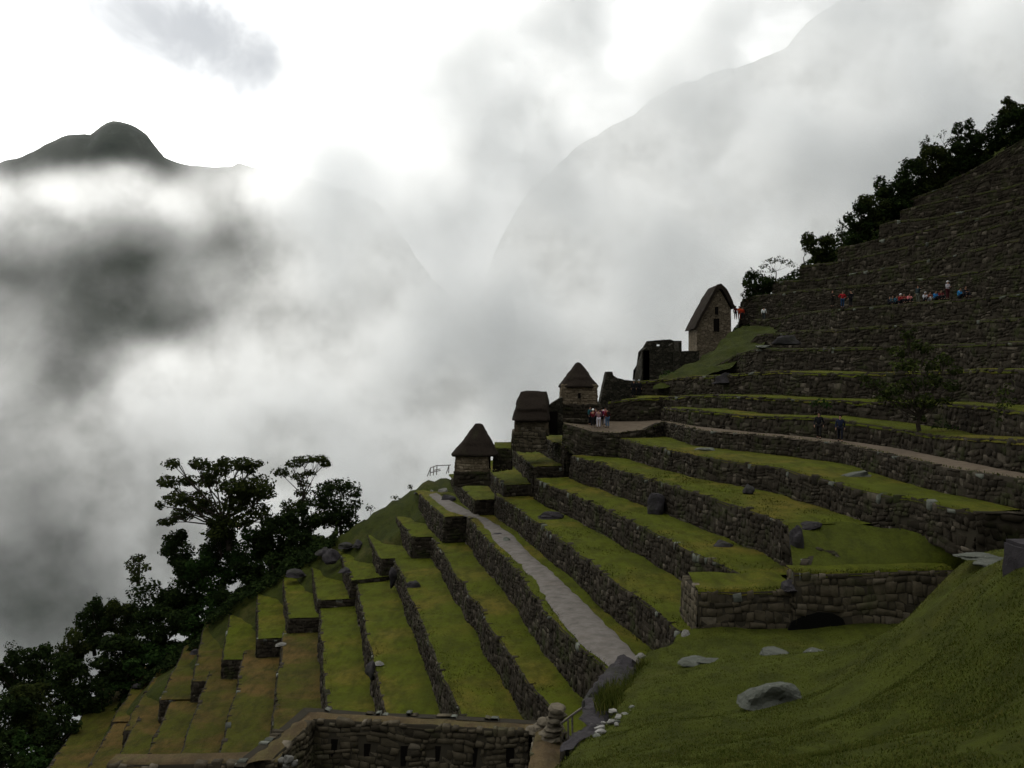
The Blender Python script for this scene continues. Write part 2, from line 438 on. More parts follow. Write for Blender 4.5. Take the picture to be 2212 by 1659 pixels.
    # core
    nv = len(V); cp = []
    for k in range(len(seg)):
        for q in (k, k+1):
            b = P[q]; hh = hs[q]
            cp.append(b+nrm[k]*.0-np.array([0, 0, .03])); cp.append(b+nrm[k]*(batter*hh)-np.array([0, 0, hh+.05]))
            cp.append(b-nrm[k]*.45-np.array([0, 0, .05]))
    V = np.concatenate([V, np.array(cp)])
    cf = []
    for k in range(len(seg)):
        a = nv+k*6; cf.append((a, a+1, a+4, a+3)); cf.append((a, a+3, a+5, a+2))
    Fq = np.concatenate([Fq, np.array(cf)])
    o = mesh_obj(name, V, Fq, [mat, core or M_CORE, M_ROCKL], parent)
    mi = np.zeros(len(o.data.polygons), dtype=np.int32)
    pale = top & (rng.rand(n) < pale_caps)
    if len(mi) == len(Fq): mi[:n*9] = np.repeat(np.where(pale, 2, 0), 9)
    if len(mi) == len(Fq): mi[-len(cf):] = 1
    o.data.polygons.foreach_set('material_index', mi)
    return o
def sheet(name, pts, W, mat, direction=None, rise=.02, seed=0, drop=.10, step=.7, amp=.05, kind='structure', z_in=None):
    q = resample(pts, step)
    ws = [-.03-(.06 if drop > .15 else 0), .10, .35, .8, 1.5, 2.4, 3.4, 4.6, 6.0]
    ws = [x for x in ws if x < W]+[W]
    V = []
    for i, p in enumerate(q):
        a = q[max(i-1, 0)]; b = q[min(i+1, len(q)-1)]
        d = -outward(a, b) if direction is None else direction
        for k, x in enumerate(ws):
            v = p+d*x
            z = p.z+rise*max(x, 0)
            if k == 0 and drop: z -= drop+drop*abs(mnoise.noise(p*1.3))*1.5
            else: z += (.03 if k > 1 else .02)+amp*mnoise.noise(Vector((v.x*.6, v.y*.6, seed)))+.035*mnoise.noise(Vector((v.x*2.3, v.y*2.3, seed)))
            V.append((v.x, v.y, z))
    nv = len(ws)
    o = mesh_obj(name, V, grid_faces(len(q), nv)[:, ::-1], mat, smooth=True)
    tag(o, kind=kind); return o

# ---- lower terraces, section near the viewer
near = {
 3: (-7.9, [(1249.6, 989.4), (1300.8, 1002), (1348.8, 1016.6), (1396.8, 1031), (1460, 1051), (1524.8, 1069.4), (1592.6, 1091.8), (1645, 1110), (1698, 1134)]),
 2: (-10.0, [(1169.6, 1040.6), (1214, 1058), (1270, 1082), (1332.8, 1111), (1390, 1139), (1438, 1163), (1486, 1187), (1558, 1220.5), (1611, 1247)]),
 1: (-11.9, [(1080, 1074), (1121.6, 1099.8), (1204.8, 1162), (1256, 1197), (1300.8, 1232), (1342, 1261), (1390, 1300), (1438, 1336), (1472, 1364.5)]),
 0: (-13.9, [(1013, 1118), (1041.8, 1153.4), (1085.8, 1199), (1125.4, 1249), (1169.4, 1303), (1204.6, 1345), (1235.4, 1378), (1270.6, 1411), (1314.6, 1448)]),
 -1: (-16.3, [(934, 1162), (953.8, 1188.6), (984.6, 1237), (1015.4, 1283), (1041.8, 1325), (1077, 1378), (1116.6, 1435), (1147.4, 1476), (1182.6, 1523)]),
 -2: (-18.3, [(854.8, 1208.4), (883.4, 1281), (918.6, 1359), (953.8, 1448), (993.4, 1549.4)]),
 -3: (-20.4, [(771.2, 1263.4), (784.4, 1326), (804.2, 1426), (835, 1545)]),
 -4: (-22.4, [(689.8, 1311.8), (694.2, 1369), (700, 1450), (707.4, 1531.8)]),
 -5: (-24.3, [(609, 1385), (601, 1450), (592.7, 1530), (585, 1600)]),
 -6: (-26.3, [(522.7, 1428.5), (513.4, 1477.5), (495, 1545), (480, 1605)]),
 -7: (-28.3, [(443.4, 1475), (420, 1540), (398, 1600), (380, 1655)]),
 -8: (-30.3, [(368.7, 1512.5), (340, 1577), (312, 1640)]),
 -9: (-32.3, [(285.6, 1575.5), (245, 1655)]),
 -10: (-34.3, [(245, 1562), (211, 1620), (189, 1659)]),
 -11: (-36.3, [(172, 1555), (137, 1608), (100, 1659)]),
}
ORD = {3: 'first', 2: 'second', 1: 'third'}
near_w = {3: 'stone retaining wall behind the leaning dark boulder, first below the wall under the upper footpath terrace',
 2: 'stone retaining wall whose near end meets the low grassy-topped closing wall',
 1: 'stone retaining wall rising along the right side of the wide gravel path',
 0: 'stone retaining wall along the left edge of the wide gravel path, ending at the dark rock outcrop',
 -1: 'stone retaining wall ending beside the stacked stone pillar, next below the gravel path wall',
 -2: 'stone retaining wall second below the gravel path wall, ending behind the ruin with niches',
 -3: 'stone retaining wall with a pale slab on a gap in its edge, third below the gravel path wall',
 -4: 'nearly upright-looking stone retaining wall in line with the left corner of the ruin',
 -5: 'stone retaining wall just left of the ruin corner, fifth below the gravel path wall',
 -6: 'stone retaining wall sixth below the gravel path wall, between dry brown ledges',
 -7: 'stone retaining wall seventh below the gravel path wall, low edge between dry ledges',
 -8: 'stone retaining wall eighth below the gravel path wall, low edge at bottom left',
 -9: 'stone retaining wall ninth below the gravel path wall, near the bottom left forest',
 -10: 'stone retaining wall last but one at the bottom left, low edge on dry turf',
 -11: 'lowest stone retaining wall, outermost edge of the terraces beside the dark forest'}
for k, (z, pp) in near.items():
    pts = [atz(px, py, z) for px, py in pp]
    a, b = pts[0], pts[-1]
    ext = 2.5 if k > -4 else 3.5
    if k == -11: ext = 18
    pts = [a+T*ext]+pts
    if k == 2: pts.append(b+Vector((1.5, .3, 0)))
    elif k >= -3:
        while pts[-1].y > 43 and k < 0: pts.append(pts[-1]-T*3)
        if k == 0: pts.append(b+Vector((4.0, -.3, 0)))
    else: pts += [pts[-1]-T*8, pts[-1]-T*16]
    pts = wobble(pts, .14 if k > -6 else .08, k+20)
    hgt = {3: 2.3, 2: 2.2, 1: 2.2, 0: 2.6}.get(k, 2.3)
    big = k <= -6
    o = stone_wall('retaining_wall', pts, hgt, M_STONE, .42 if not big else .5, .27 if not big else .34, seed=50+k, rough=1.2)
    tag(o, near_w[k], 'stone wall', 'stone retaining walls of the terraces')
    ws = 7.0 if k not in (3,) else 9
    edge = pts[:-1] if k >= 0 else pts
    if k >= 0:   # leave the returned end off the turf sheet
        edge = [p for p in pts if p.y > b.y-.5 and p.x <= b.x+.6]
    sheet('terrace_grass', edge, ws, M_GRASSD if k <= -5 else M_GRASS, seed=k, direction=N if k < 3 else None, rise=.015 if k < 3 else .0)

# ---- lower terraces, far section beyond the cross steps: (z, far point, corner, right end of the facing end wall)
far = {
 3: (-7.35, (1160, 938.2), (1220.8, 967), (1281.6, 962)),
 2: (-9.1, (1105.6, 970), (1153.6, 1008.6), (1217.6, 1007)),
 1: (-10.8, (1041.6, 1003.8), (1089.6, 1048.6), (1150, 1047)),
 .5: (-12.45, (977.6, 1032.6), (1025.6, 1080.6), (1080, 1080)),
 0: (-13.9, (908.8, 1069.4), (960, 1117.4), (1011, 1115)),
 -1: (-16.3, (849.4, 1107), (891.4, 1161), (933.4, 1161)),
 -2: (-18.3, (787.4, 1145), (823.4, 1207), (853.4, 1207)),
 -3: (-20.0, (729.4, 1183), (758, 1254.6), (824, 1248)),
 -4: (-21.7, (667.4, 1202), (688.4, 1297.8), (756, 1294.6)),
 -5: (-23.0, (609, 1234.8), (623, 1336.6), (681.4, 1335)),
 -6: (-24.6, (555.4, 1267.5), (555.4, 1380.4), (604.4, 1379.5)),
 -7: (-26.6, (499.4, 1309.5), (479.8, 1426), (522.7, 1426)),
 -8: (-28.4, (443.4, 1344.5), (414.4, 1471.9), (443.4, 1471.9)),
 -9: (-30.2, (403.7, 1386.5), (345.4, 1512.5), (371, 1512.5)),
 -10: (-32.6, (350, 1426), (267, 1577.8), (285.6, 1577.8)),
 -11: (-34.2, (298.7, 1463.5), (240, 1560), (246, 1560)),
}
far_w = {3: 'far block of terrace wall under the group of people, topmost of the stepped grassy blocks',
 2: 'far stepped terrace wall just below and right of the house with the broad roof',
 1: 'far stepped terrace wall right beside the lowest thatched house',
 .5: 'far stepped terrace wall with a dark end face above the bend of the gravel path',
 0: 'far wall carrying the narrow end of the gravel path, its dark end face under the path',
 -1: 'far stepped wall next below the far end of the gravel path',
 -2: 'far stepped wall second below the end of the gravel path, small dark end face',
 -3: 'far stepped wall with thin end face, beside dark rocks at its far end',
 -4: 'far stepped wall with dark boulder beside it at the forest edge',
 -5: 'far terrace block with wide dark end face, pointed rock at its far corner',
 -6: 'far terrace block with the tallest square dark end face',
 -7: 'far terrace block with a dark end face and a curved row of stones on its turf',
 -8: 'far terrace block with narrow dark end face, small rock above it',
 -9: 'far terrace block with a dark wedge-shaped end face on the dry slope',
 -10: 'far terrace block with the lowest dark wedge-shaped end face',
 -11: 'far low terrace edge nearest the forest at the bottom left'}
for k, (z, f, c, r) in far.items():
    A, C, Rr = [atz(*q, z) for q in (f, c, r)]
    Rr = C+(Rr-C)*1.06+Vector((.3, 0, 0))
    far_pt = A+(A-C).normalized()*1.0
    side = wobble([far_pt, A, C], .10, int(k*2)+60)
    pts = side+[C.lerp(Rr, .5), Rr]
    h = 2.1 if k > -5 else 2.2
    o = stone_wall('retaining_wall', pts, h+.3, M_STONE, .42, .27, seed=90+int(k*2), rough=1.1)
    tag(o, far_w[k], 'stone wall', 'stone retaining walls of the terraces')
    d = (Rr-C).normalized()
    sheet('terrace_grass', [far_pt+(A-C).normalized()*3]+side, 6.5 if k > -5 else 5.5, M_GRASSD if k <= -8 else M_GRASS, direction=d, seed=int(k*3)+5)

# ---- gravel path on its terrace
lp = [(927, 1068), (971, 1109), (1033, 1118), (1068, 1167), (1117, 1211), (1169, 1277), (1205, 1329), (1257, 1391), (1327, 1444), (1360, 1490)]
rp = [(945, 1065), (985, 1085), (1059, 1123), (1103, 1149), (1147, 1197), (1200, 1237), (1257, 1294), (1327, 1362), (1374, 1415), (1440, 1470)]
def ribbon(name, L, Rt, mat, nw=7, step=.5, lift=.0, amp=.03):
    n = 90; V = []
    def along(P, f):
        x = f*(len(P)-1); i = min(int(x), len(P)-2); return P[i].lerp(P[i+1], x-i)
    for i in range(n):
        a, b = along(L, i/(n-1)), along(Rt, i/(n-1))
        jl = .22*mnoise.noise(a*.9); jr = .22*mnoise.noise(b*.9+Vector((9, 0, 0)))
        d = (b-a).normalized(); a = a+d*jl; b = b+d*jr
        for k in range(nw):
            p = a.lerp(b, k/(nw-1)); V.append((p.x, p.y, p.z+lift+amp*mnoise.noise(p*.8)-(.12 if k in (0, nw-1) else 0)))
    o = mesh_obj(name, V, grid_faces(n, nw), mat, smooth=True); tag(o, kind='structure'); return o
ribbon('gravel_path', [atz(*q, -13.79) for q in lp], [atz(*q, -13.75) for q in rp], M_PATH, lift=.03)

# ---- upper footpath, plaza and the wall under them (height -5)
pz = -5.0
outer = [(1217, 914, 91), (1281.6, 931.8, 87.6), (1332, 935, 86.6), (1393, 927, 87), (1425, 912.5, 88.8), (1437, 911.2, 89.2), (1504, 927.5, 78.9), (1610, 938, 73.3), (1712, 946, 69.6), (1818, 958.6, 64.4), (1904, 978, 57.7), (2048, 1010, 49.3), (2212, 1037, 43.9), (2400, 1075, 38)]
po = wobble([at(*q) for q in outer], .08, 3)
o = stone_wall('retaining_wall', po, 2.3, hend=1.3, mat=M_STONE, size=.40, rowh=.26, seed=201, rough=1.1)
tag(o, 'long stone wall holding up the narrow footpath with the two dark walkers and the plaza with the group', 'stone wall', 'stone retaining walls of the terraces')
inner = [(1219, 904, 95), (1320, 907, 92.7), (1400, 908, 91.9), (1437, 909, 91.2), (1504, 920, 83.5), (1642, 934.6, 75.2), (1779, 946, 69.6), (1860, 955, 65.8), (1939, 965, 62), (2048, 987, 55), (2212, 1021, 47), (2400, 1052, 41.4)]
ou2 = [(1217, 914, 87), (1290, 931, 77.5), (1393, 927, 79.5), (1437, 911.2, 89.0)]+outer[6:]
def interp_line(lst, n):
    P = [at(*q) for q in lst]; cum = [0]
    for a, b in zip(P[:-1], P[1:]): cum.append(cum[-1]+(b-a).length)
    out = []
    for i in range(n):
        s = cum[-1]*i/(n-1); k = 0
        while k < len(P)-2 and cum[k+1] < s: k += 1
        out.append(P[k].lerp(P[k+1], (s-cum[k])/max(cum[k+1]-cum[k], 1e-6)))
    return out
def px_line(lst, xs):          # sample a (px,py,d) line at given px (monotone px)
    lst = np.array(lst, float); return [at(x, np.interp(x, lst[:, 0], lst[:, 1]), 1/np.interp(x, lst[:, 0], 1/lst[:, 2])) for x in xs]
xs = list(np.linspace(1437, 2400, 60))
ribbon('footpath', px_line([q for q in outer if q[0] >= 1437], xs), px_line([q for q in inner if q[0] >= 1437], xs), M_DIRT, nw=5, lift=.04)
pzf = [(1217, 914, 91), (1281.6, 931.8, 87.6), (1332, 935, 86.6), (1393, 927, 87), (1425, 912.5, 88.8), (1440, 911.2, 89.4)]
pzb = [(1217, 902, 97), (1270, 904, 97), (1320, 906, 96), (1380, 906.5, 95), (1420, 907, 94), (1440, 908, 93)]
PF = [at(*q) for q in pzf]; PB = [at(*q) for q in pzb]
V = []
for i in range(6):
    for j in range(8): p = PF[i].lerp(PB[i], j/7); V.append((p.x, p.y, p.z-.01+.02*mnoise.noise(p)))
o = mesh_obj('plaza', V, grid_faces(6, 8), M_DIRT, smooth=True); tag(o, kind='structure')

# ---- terrace 4 (z -6.3) just below the footpath
p4 = [(1323, 944.6), (1400, 961), (1495.5, 982), (1548, 990), (1668, 1008), (1773, 1032), (1848, 1053), (1923, 1071), (1998, 1083), (2058, 1098), (2112, 1108)]
pts = [atz(*q, -6.3) for q in p4]; pts = [pts[0]+Vector((-.3, 3.5, 0))]+pts
pts4 = wobble(pts, .12, 9)
o = stone_wall('retaining_wall', pts4, 1.8, M_STONE, .44, .28, seed=77, rough=1.25)
tag(o, 'long stone retaining wall directly below the grass strip with the flat pale leaning slab', 'stone wall', 'stone retaining walls of the terraces')
sheet('terrace_grass', pts4, 9, M_GRASS, seed=4, rise=0.0)
endp = [atz(2100, 1108, -6.3)+Vector((0, -.3, .12)), at(2150, 1105, 42.6), at(2212, 1106, 42.4), at(2420, 1104, 42)]
o = stone_wall('retaining_wall', endp, 2.6, M_STONE, .5, .3, seed=78, rough=1.5, cap=.15)
tag(o, 'dark stone wall stub facing the camera behind the tall upright block at the right edge', 'stone wall')

# ---- upper terraces on the right (px, py, distance)
U = {
 'U1': ([(1433, 880, 92), (1504, 885, 83.5), (1592, 895, 78), (1642, 898, 75.2), (1776, 901, 69.8), (1856, 914, 65.7), (1939, 927, 61.8), (2016, 939, 57.3), (2212, 952, 47.2), (2400, 975, 41)], 1.5, 'low stone wall along the inner side of the narrow footpath behind the two walkers'),
 'U2': ([(1313.6, 868, 95), (1380, 861, 94), (1429, 858, 94), (1539, 852, 87), (1658, 858, 78.5), (1792, 864, 73), (1856, 866, 70), (1939, 868, 67), (2029, 869, 63), (2144, 875, 56), (2212, 890, 51.5), (2400, 905, 45)], 2.2, 'stone retaining wall right behind the group of people, one above the footpath wall'),
 'U3': ([(1375, 824, 101), (1440, 818, 99), (1500, 812, 94), (1600, 806, 88), (1680, 802, 84), (1766, 805, 79), (1862, 806.6, 75), (1980, 802, 70), (2096, 798.6, 64), (2212, 799, 58), (2400, 800, 50)], 2.3, 'stone retaining wall at eye level behind the crown of the terrace tree'),
 'U4': ([(1530, 797, 104), (1590, 765, 102), (1640, 752, 97), (1741, 754, 91), (1888, 750.6, 83.5), (1952, 747, 80), (2080, 742.6, 73), (2212, 738, 66), (2400, 733, 57)], 2.4, 'upper stone retaining wall with a pale protruding rock near its left end'),
 'U5': ([(1610, 745, 111), (1640, 722, 109), (1728, 715, 102), (1824, 710.6, 96), (1984, 699, 88), (2212, 685, 75.5), (2400, 673, 66.5)], 2.4, 'upper stone retaining wall one step below the terrace with the seated tourists'),
 'U6': ([(1622, 690, 124), (1660, 688, 121), (1720, 677, 115), (1817, 666, 105), (1984, 654, 95.7), (2212, 634, 83.5), (2400, 620, 73)], 2.7, 'upper stone retaining wall on whose terrace the tourists sit and stand'),
 'U7': ([(1600, 652, 131), (1619, 639, 129), (1728, 628, 119.5), (1920, 609, 107), (2048, 593, 99), (2212, 572, 89.5), (2400, 550, 80)], 3.0, 'tall stone wall with large blocks directly behind the seated tourists'),
 'U8': ([(1670, 608, 128), (1706, 606, 125), (1773, 601, 122), (1904, 580, 113), (2032, 555, 105.5), (2212, 513, 95), (2400, 470, 86)], 3.0, 'stone retaining wall two above the seated tourists, starting below the spreading ridge tree'),
 'U9': ([(1728, 575, 128), (1802, 566, 125), (2003, 522.6, 112), (2160, 484, 102), (2212, 471, 100), (2400, 430, 91)], 3.0, 'stone retaining wall three above the seated tourists'),
 'U10': ([(1811, 535, 127), (1840, 529, 125), (1936, 510, 119), (2006, 494, 115), (2212, 446, 105), (2400, 400, 96)], 2.8, 'stone retaining wall four above the seated tourists'),
 'U11': ([(1900, 486, 126), (1933, 476, 124), (2006, 471, 120), (2112, 449, 115), (2212, 423, 110), (2400, 378, 101)], 2.8, 'stone retaining wall five above the seated tourists'),
 'U12': ([(1945, 455, 127), (1984, 443, 124), (2112, 417, 118), (2212, 394.6, 114), (2400, 350, 105)], 2.8, 'stone retaining wall six above the seated tourists'),
 'U13': ([(1958, 432, 129), (2050, 400, 124.5), (2130, 374, 121), (2212, 352, 118), (2400, 305, 109)], 3.0, 'stone retaining wall one below the highest wall at the right edge'),
 'U14': ([(2040, 397, 127), (2100, 366, 125), (2146, 340, 123), (2212, 298, 120), (2400, 205, 112)], 3.4, 'highest stone retaining wall, its top edge climbing under the ridge bushes'),
}
for i, (k, (pp, h, lab)) in enumerate(U.items()):
    pts = wobble([at(*q) for q in pp], .12, 30+i, 2.0)
    o = stone_wall('retaining_wall', pts, h+.5, M_STONE, min(.5, .45+.01*i), .32 if i > 4 else .28, seed=300+i, rough=1.3, batter=.10)
    tag(o, lab, 'stone wall', 'stone retaining walls of the terraces')
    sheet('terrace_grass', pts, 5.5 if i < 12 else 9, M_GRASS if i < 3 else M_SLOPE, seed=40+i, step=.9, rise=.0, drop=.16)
# ------------------------------------------------------------------ hillside under and beyond the terraces
S_T = [-400, -120, -60, -30, -23, -16.6, -3, 2, 8, 14.4, 20.5, 23, 27, 35, 48, 55, 60, 64, 69, 72, 78, 83, 100, 160]
Z_T = [-420, -150, -82, -48, -38.5, -32.5, -24.2, -21.0, -17.2, -14.2, -11.2, -9.6, -7.4, -3.6, .4, 3.2, 9.0, 11.6, 14.4, 16.2, 19.6, 22.8, 34, 70]
def hillside():
    ss = np.concatenate([np.linspace(-400, -40, 50), np.linspace(-39, 80, 170), np.linspace(84, 200, 20)])
    tt = np.concatenate([np.linspace(-60, 90, 40), np.linspace(92, 130, 50), np.linspace(135, 500, 45)])
    S, TT = np.meshgrid(ss, tt, indexing='ij')
    Z = hill_z(S, TT)
    V = np.stack([(S*N.x+TT*T.x).ravel(), (S*N.y+TT*T.y).ravel(), Z.ravel()], 1)
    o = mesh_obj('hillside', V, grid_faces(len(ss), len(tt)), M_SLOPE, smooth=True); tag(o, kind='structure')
def hill_z(S, TT):
    Z = np.interp(S, S_T, Z_T)
    low = np.clip((104-TT)/6, 0, 1)
    lowr = np.where(S > 24, np.clip((134-TT)/6, 0, 1), low)
    sink = np.where(S < -24, .6, np.where(S > 24, 4.2, 3.4))
    Z = Z-lowr*sink
    ridge = np.exp(-((TT-114)/5.5)**2)*1.7*np.clip((16-S)/4, 0, 1)*(S > -12)
    Z = Z+ridge
    fall = np.clip(TT-np.where(S > 30, 128+(S-30)*.15, 119), 0, None)
    Z = Z-fall*1.15
    Z += fbm(S/7, TT/7, 7, 4)*.55+fbm(S/1.7, TT/1.7, 8, 3)*.14
    Z -= np.clip((64-TT)/8, 0, 1)*np.clip((S-2)/4, 0, 1)*7
    near_cut = np.clip((38-TT)/10, 0, 1)*np.clip((S+5)/10, 0, 1)
    Z -= near_cut*14
    lg = np.clip((TT-104)/3, 0, 1)*np.clip((124-TT)/4, 0, 1)*np.clip((22-S)/4, 0, 1)*np.clip((S+8)/4, 0, 1)
    Z += lg*.16*np.tanh(2.5*np.sin(S*3.1+1.6*fbm(S/5, TT/6, 61, 3)+TT*.12))
    return Z
hillside()
# valley floor far below, out to the horizon
V = [(-9000, -3000, -640), (9000, -3000, -640), (9000, 15000, -640), (-9000, 15000, -640)]
tag(mesh_obj('valley_ground', V, [(0, 1, 2, 3)], m_mtn), kind='structure')

def ruled(name, up, lo, mat, n=40, m=14, amp=.15, seed=0):
    A = interp_line(up, n); B = interp_line(lo, n); V = []
    for i in range(n):
        for j in range(m):
            p = A[i].lerp(B[i], j/(m-1)); V.append((p.x, p.y, p.z+amp*mnoise.noise(Vector((p.x*.5, p.y*.5, seed)))+.04*mnoise.noise(p*2)))
    o = mesh_obj(name, V, grid_faces(n, m), mat, smooth=True); tag(o, kind='structure'); return o
ruled('grass_slope', [(1425, 812, 106), (1500, 783, 110), (1545, 750, 115), (1585, 714, 121), (1650, 694, 127)],
      [(1410, 842, 98), (1510, 815, 97.5), (1580, 790, 101), (1645, 752, 105), (1680, 716, 113)], M_SLOPE, amp=.6, seed=3)
# lawn between terrace 3 and the closing wall
ruled('lawn', [(1702, 1133, 50.0), (1800, 1131, 50.3), (1938, 1147, 48.2), (2028, 1168, 45.5), (2109, 1183, 43.8), (2300, 1190, 42)],
      [(1714, 1240, 45.0), (1780, 1243, 45.1), (1850, 1243, 45.1), (1930, 1242, 45.1), (2010, 1240, 45.0), (2080, 1240, 44.8), (2250, 1246, 43.6)], M_LAWN, amp=.15, seed=5).location.z = .10

# closing wall W with grassy top
wl = [at(1508, 1277, 44.4), at(1600, 1278, 44.3), at(1700, 1275, 44.3), at(1716, 1275, 44.3)]
wr = [at(1716, 1236, 44.1), at(1800, 1240, 44.1), at(1900, 1235, 44.0), at(2000, 1232, 44.0), at(2060, 1230, 44.0)]
def facing(pts):  # lines running left -> right face the camera
    return pts
wt = empty('closing_wall', at(1700, 1360, 44.5)); tag(wt, 'coursed stone wall with a stepped grassy top and a dark hollow at its foot, facing the camera', 'stone wall')
wt_inv = Matrix.Translation(-wt.location)
def adopt(o, par):
    o.parent = par; o.matrix_parent_inverse = Matrix.Translation(-par.location)
    return o
a = stone_wall('lower_section', [wl[0]+Vector((-.1, 3.5, 0)), *wl], 2.2, M_STONE2, .36, .33, seed=401, rough=.8, holes=[(7.35, 7.95, 1.35, 3)], batter=.05, core=M_CORE, skip=.03)
b = stone_wall('upper_section', [wr[0]+Vector((-.05, .9, 0)), *wr], 2.9, M_STONE2, .42, .37, seed=402, rough=.8, holes=[(.9, 1.3, 2.1, 3), (1.3, 2.9, 1.75, 3), (2.9, 3.25, 2.1, 3)], batter=.05, core=M_CORE, skip=.03)
adopt(a, wt); adopt(b, wt)
HOLLOW_SHADE_PTS = [(1700, 1366), (1712, 1343), (1738, 1330), (1768, 1323), (1800, 1325), (1822, 1337), (1832, 1366)]
sheet('terrace_grass', wl, 3.6, M_GRASS, seed=71, direction=Vector((.05, 1, 0)), rise=.02, amp=.12)
sheet('terrace_grass', wr, 1.4, M_GRASS, seed=72, direction=Vector((.0, 1, 0)), rise=.02, amp=.12)
o = stone_wall('retaining_wall', wobble([atz(1690, 1131, -7.9), at(1722, 1165, 48.6), at(1738, 1196, 46.8), at(1718, 1238, 44.6)], .12, 6), 2.2, M_STONE, .5, .32, seed=406, rough=1.5)
tag(o, 'rough tumbled stretch of wall between the middle wall end and the stepped grassy-topped wall', 'stone wall')
# ------------------------------------------------------------------ foreground lawn (smooth surface through surveyed points)
ctrl = [(1505, 1364, 44.1), (1620, 1360, 44.0), (1760, 1356, 43.9), (1900, 1350, 43.5), (2000, 1345, 43.3), (1484, 1388, 43.6), (1560, 1408, 40.5), (1680, 1410, 39.5), (1800, 1405, 39.5),
        (1670, 1455, 34), (1670, 1525, 29.5), (1560, 1500, 33), (1750, 1500, 30.5), (1440, 1442, 40), (1380, 1475, 37), (1340, 1525, 33.5), (1290, 1580, 29.5), (1235, 1625, 26), (1200, 1659, 24.2),
        (1450, 1560, 27), (1600, 1600, 22.5), (1450, 1659, 20), (1700, 1659, 16.8), (1950, 1659, 14.0), (2212, 1659, 12), (1300, 1720, 18), (1900, 1760, 11), (2212, 1760, 9.5),
        (2212, 1500, 15.5), (2212, 1380, 18.5), (2212, 1290, 21.5), (2100, 1290, 24), (2000, 1330, 28), (1930, 1370, 31.5), (1900, 1400, 32), (2060, 1255, 28), (2140, 1222, 28.5), (2212, 1205, 29),
        (2080, 1212, 31), (1900, 1480, 25), (2000, 1420, 24.5), (2050, 1540, 18.5), (1850, 1550, 22)]
CP = np.array([tuple(at(*q)) for q in ctrl]+[(3, 1, -2.2), (12, 0, -1.2), (-2, 2, -5), (2, 8, -5), (20, 15, -3.6), (26, 28, -4.6), (30, 36, -5.4), (24, 37, -8.0), (18.5, 38, -9.5), (30, 5, 0)])
def tps(P, lam=.4):
    n = len(P); D = np.hypot(P[:, None, 0]-P[None, :, 0], P[:, None, 1]-P[None, :, 1])
    K = np.where(D > 0, D*D*np.log(np.maximum(D, 1e-9)), 0)+lam*np.eye(n)
    Q = np.c_[np.ones(n), P[:, :2]]; A = np.block([[K, Q], [Q.T, np.zeros((3, 3))]])
    return np.linalg.solve(A, np.r_[P[:, 2], 0, 0, 0])
TW = tps(CP)
def lawn_z(X, Y):
    X = np.asarray(X, float); Y = np.asarray(Y, float)
    D = np.hypot(X[..., None]-CP[:, 0], Y[..., None]-CP[:, 1])
    K = np.where(D > 0, D*D*np.log(np.maximum(D, 1e-9)), 0)
    return K@TW[:-3]+TW[-3]+TW[-2]*X+TW[-1]*Y
o = stone_wall('low_wall', wobble([at(1750, 1186, 47.6), at(1790, 1190, 47.0), at(1833, 1212, 46.2)], .1, 4), 1.0, M_STONE, .4, .25, seed=405, rough=1.4)
tag(o, 'short low broken wall poking out of the turf behind the stepped grassy-topped wall', 'stone wall')
bnd = [(1204, 1662, 24.2), (1256, 1612, 27), (1316, 1560, 31), (1354, 1503, 36), (1386, 1450, 41), (1398, 1427, 43.5), (1470, 1385, 43.9)]
BN = np.array([tuple(at(*q)) for q in bnd])
def lawn():
    xs = np.concatenate([np.linspace(-6, 12, 150), np.linspace(12.15, 34, 130)]); ys = np.concatenate([np.linspace(-1, 20, 90), np.linspace(20.2, 44.6, 180)])
    X, Y = np.meshgrid(xs, ys, indexing='ij'); Z = lawn_z(X, Y)
    bx = np.interp(Y, BN[:, 1], BN[:, 0]); bx = np.where(Y < BN[0, 1], BN[0, 0]-(BN[0, 1]-Y)*.10-.3, bx)
    d = np.clip(bx+.25*fbm(Y/1.2, Y*0, 4, 3)-X, 0, None)
    Z = Z-np.clip(d*2.2, 0, 30)
    Z += fbm(X/2.2, Y/2.2, 21, 4)*.13+fbm(X/.5, Y/.5, 22, 3)*.015
    Z += -.25*np.exp(-((X-Y*.37-1.6)/.9)**2)*np.clip((Y-12)/6, 0, 1)*np.clip((34-Y)/6, 0, 1)
    V = np.stack([X.ravel(), Y.ravel(), Z.ravel()], 1)
    o = mesh_obj('foreground_lawn', V, grid_faces(len(xs), len(ys)), M_LAWN, smooth=True); tag(o, kind='structure')
lawn()
def ground(x, y): return float(lawn_z(np.array([x]), np.array([y]))[0])

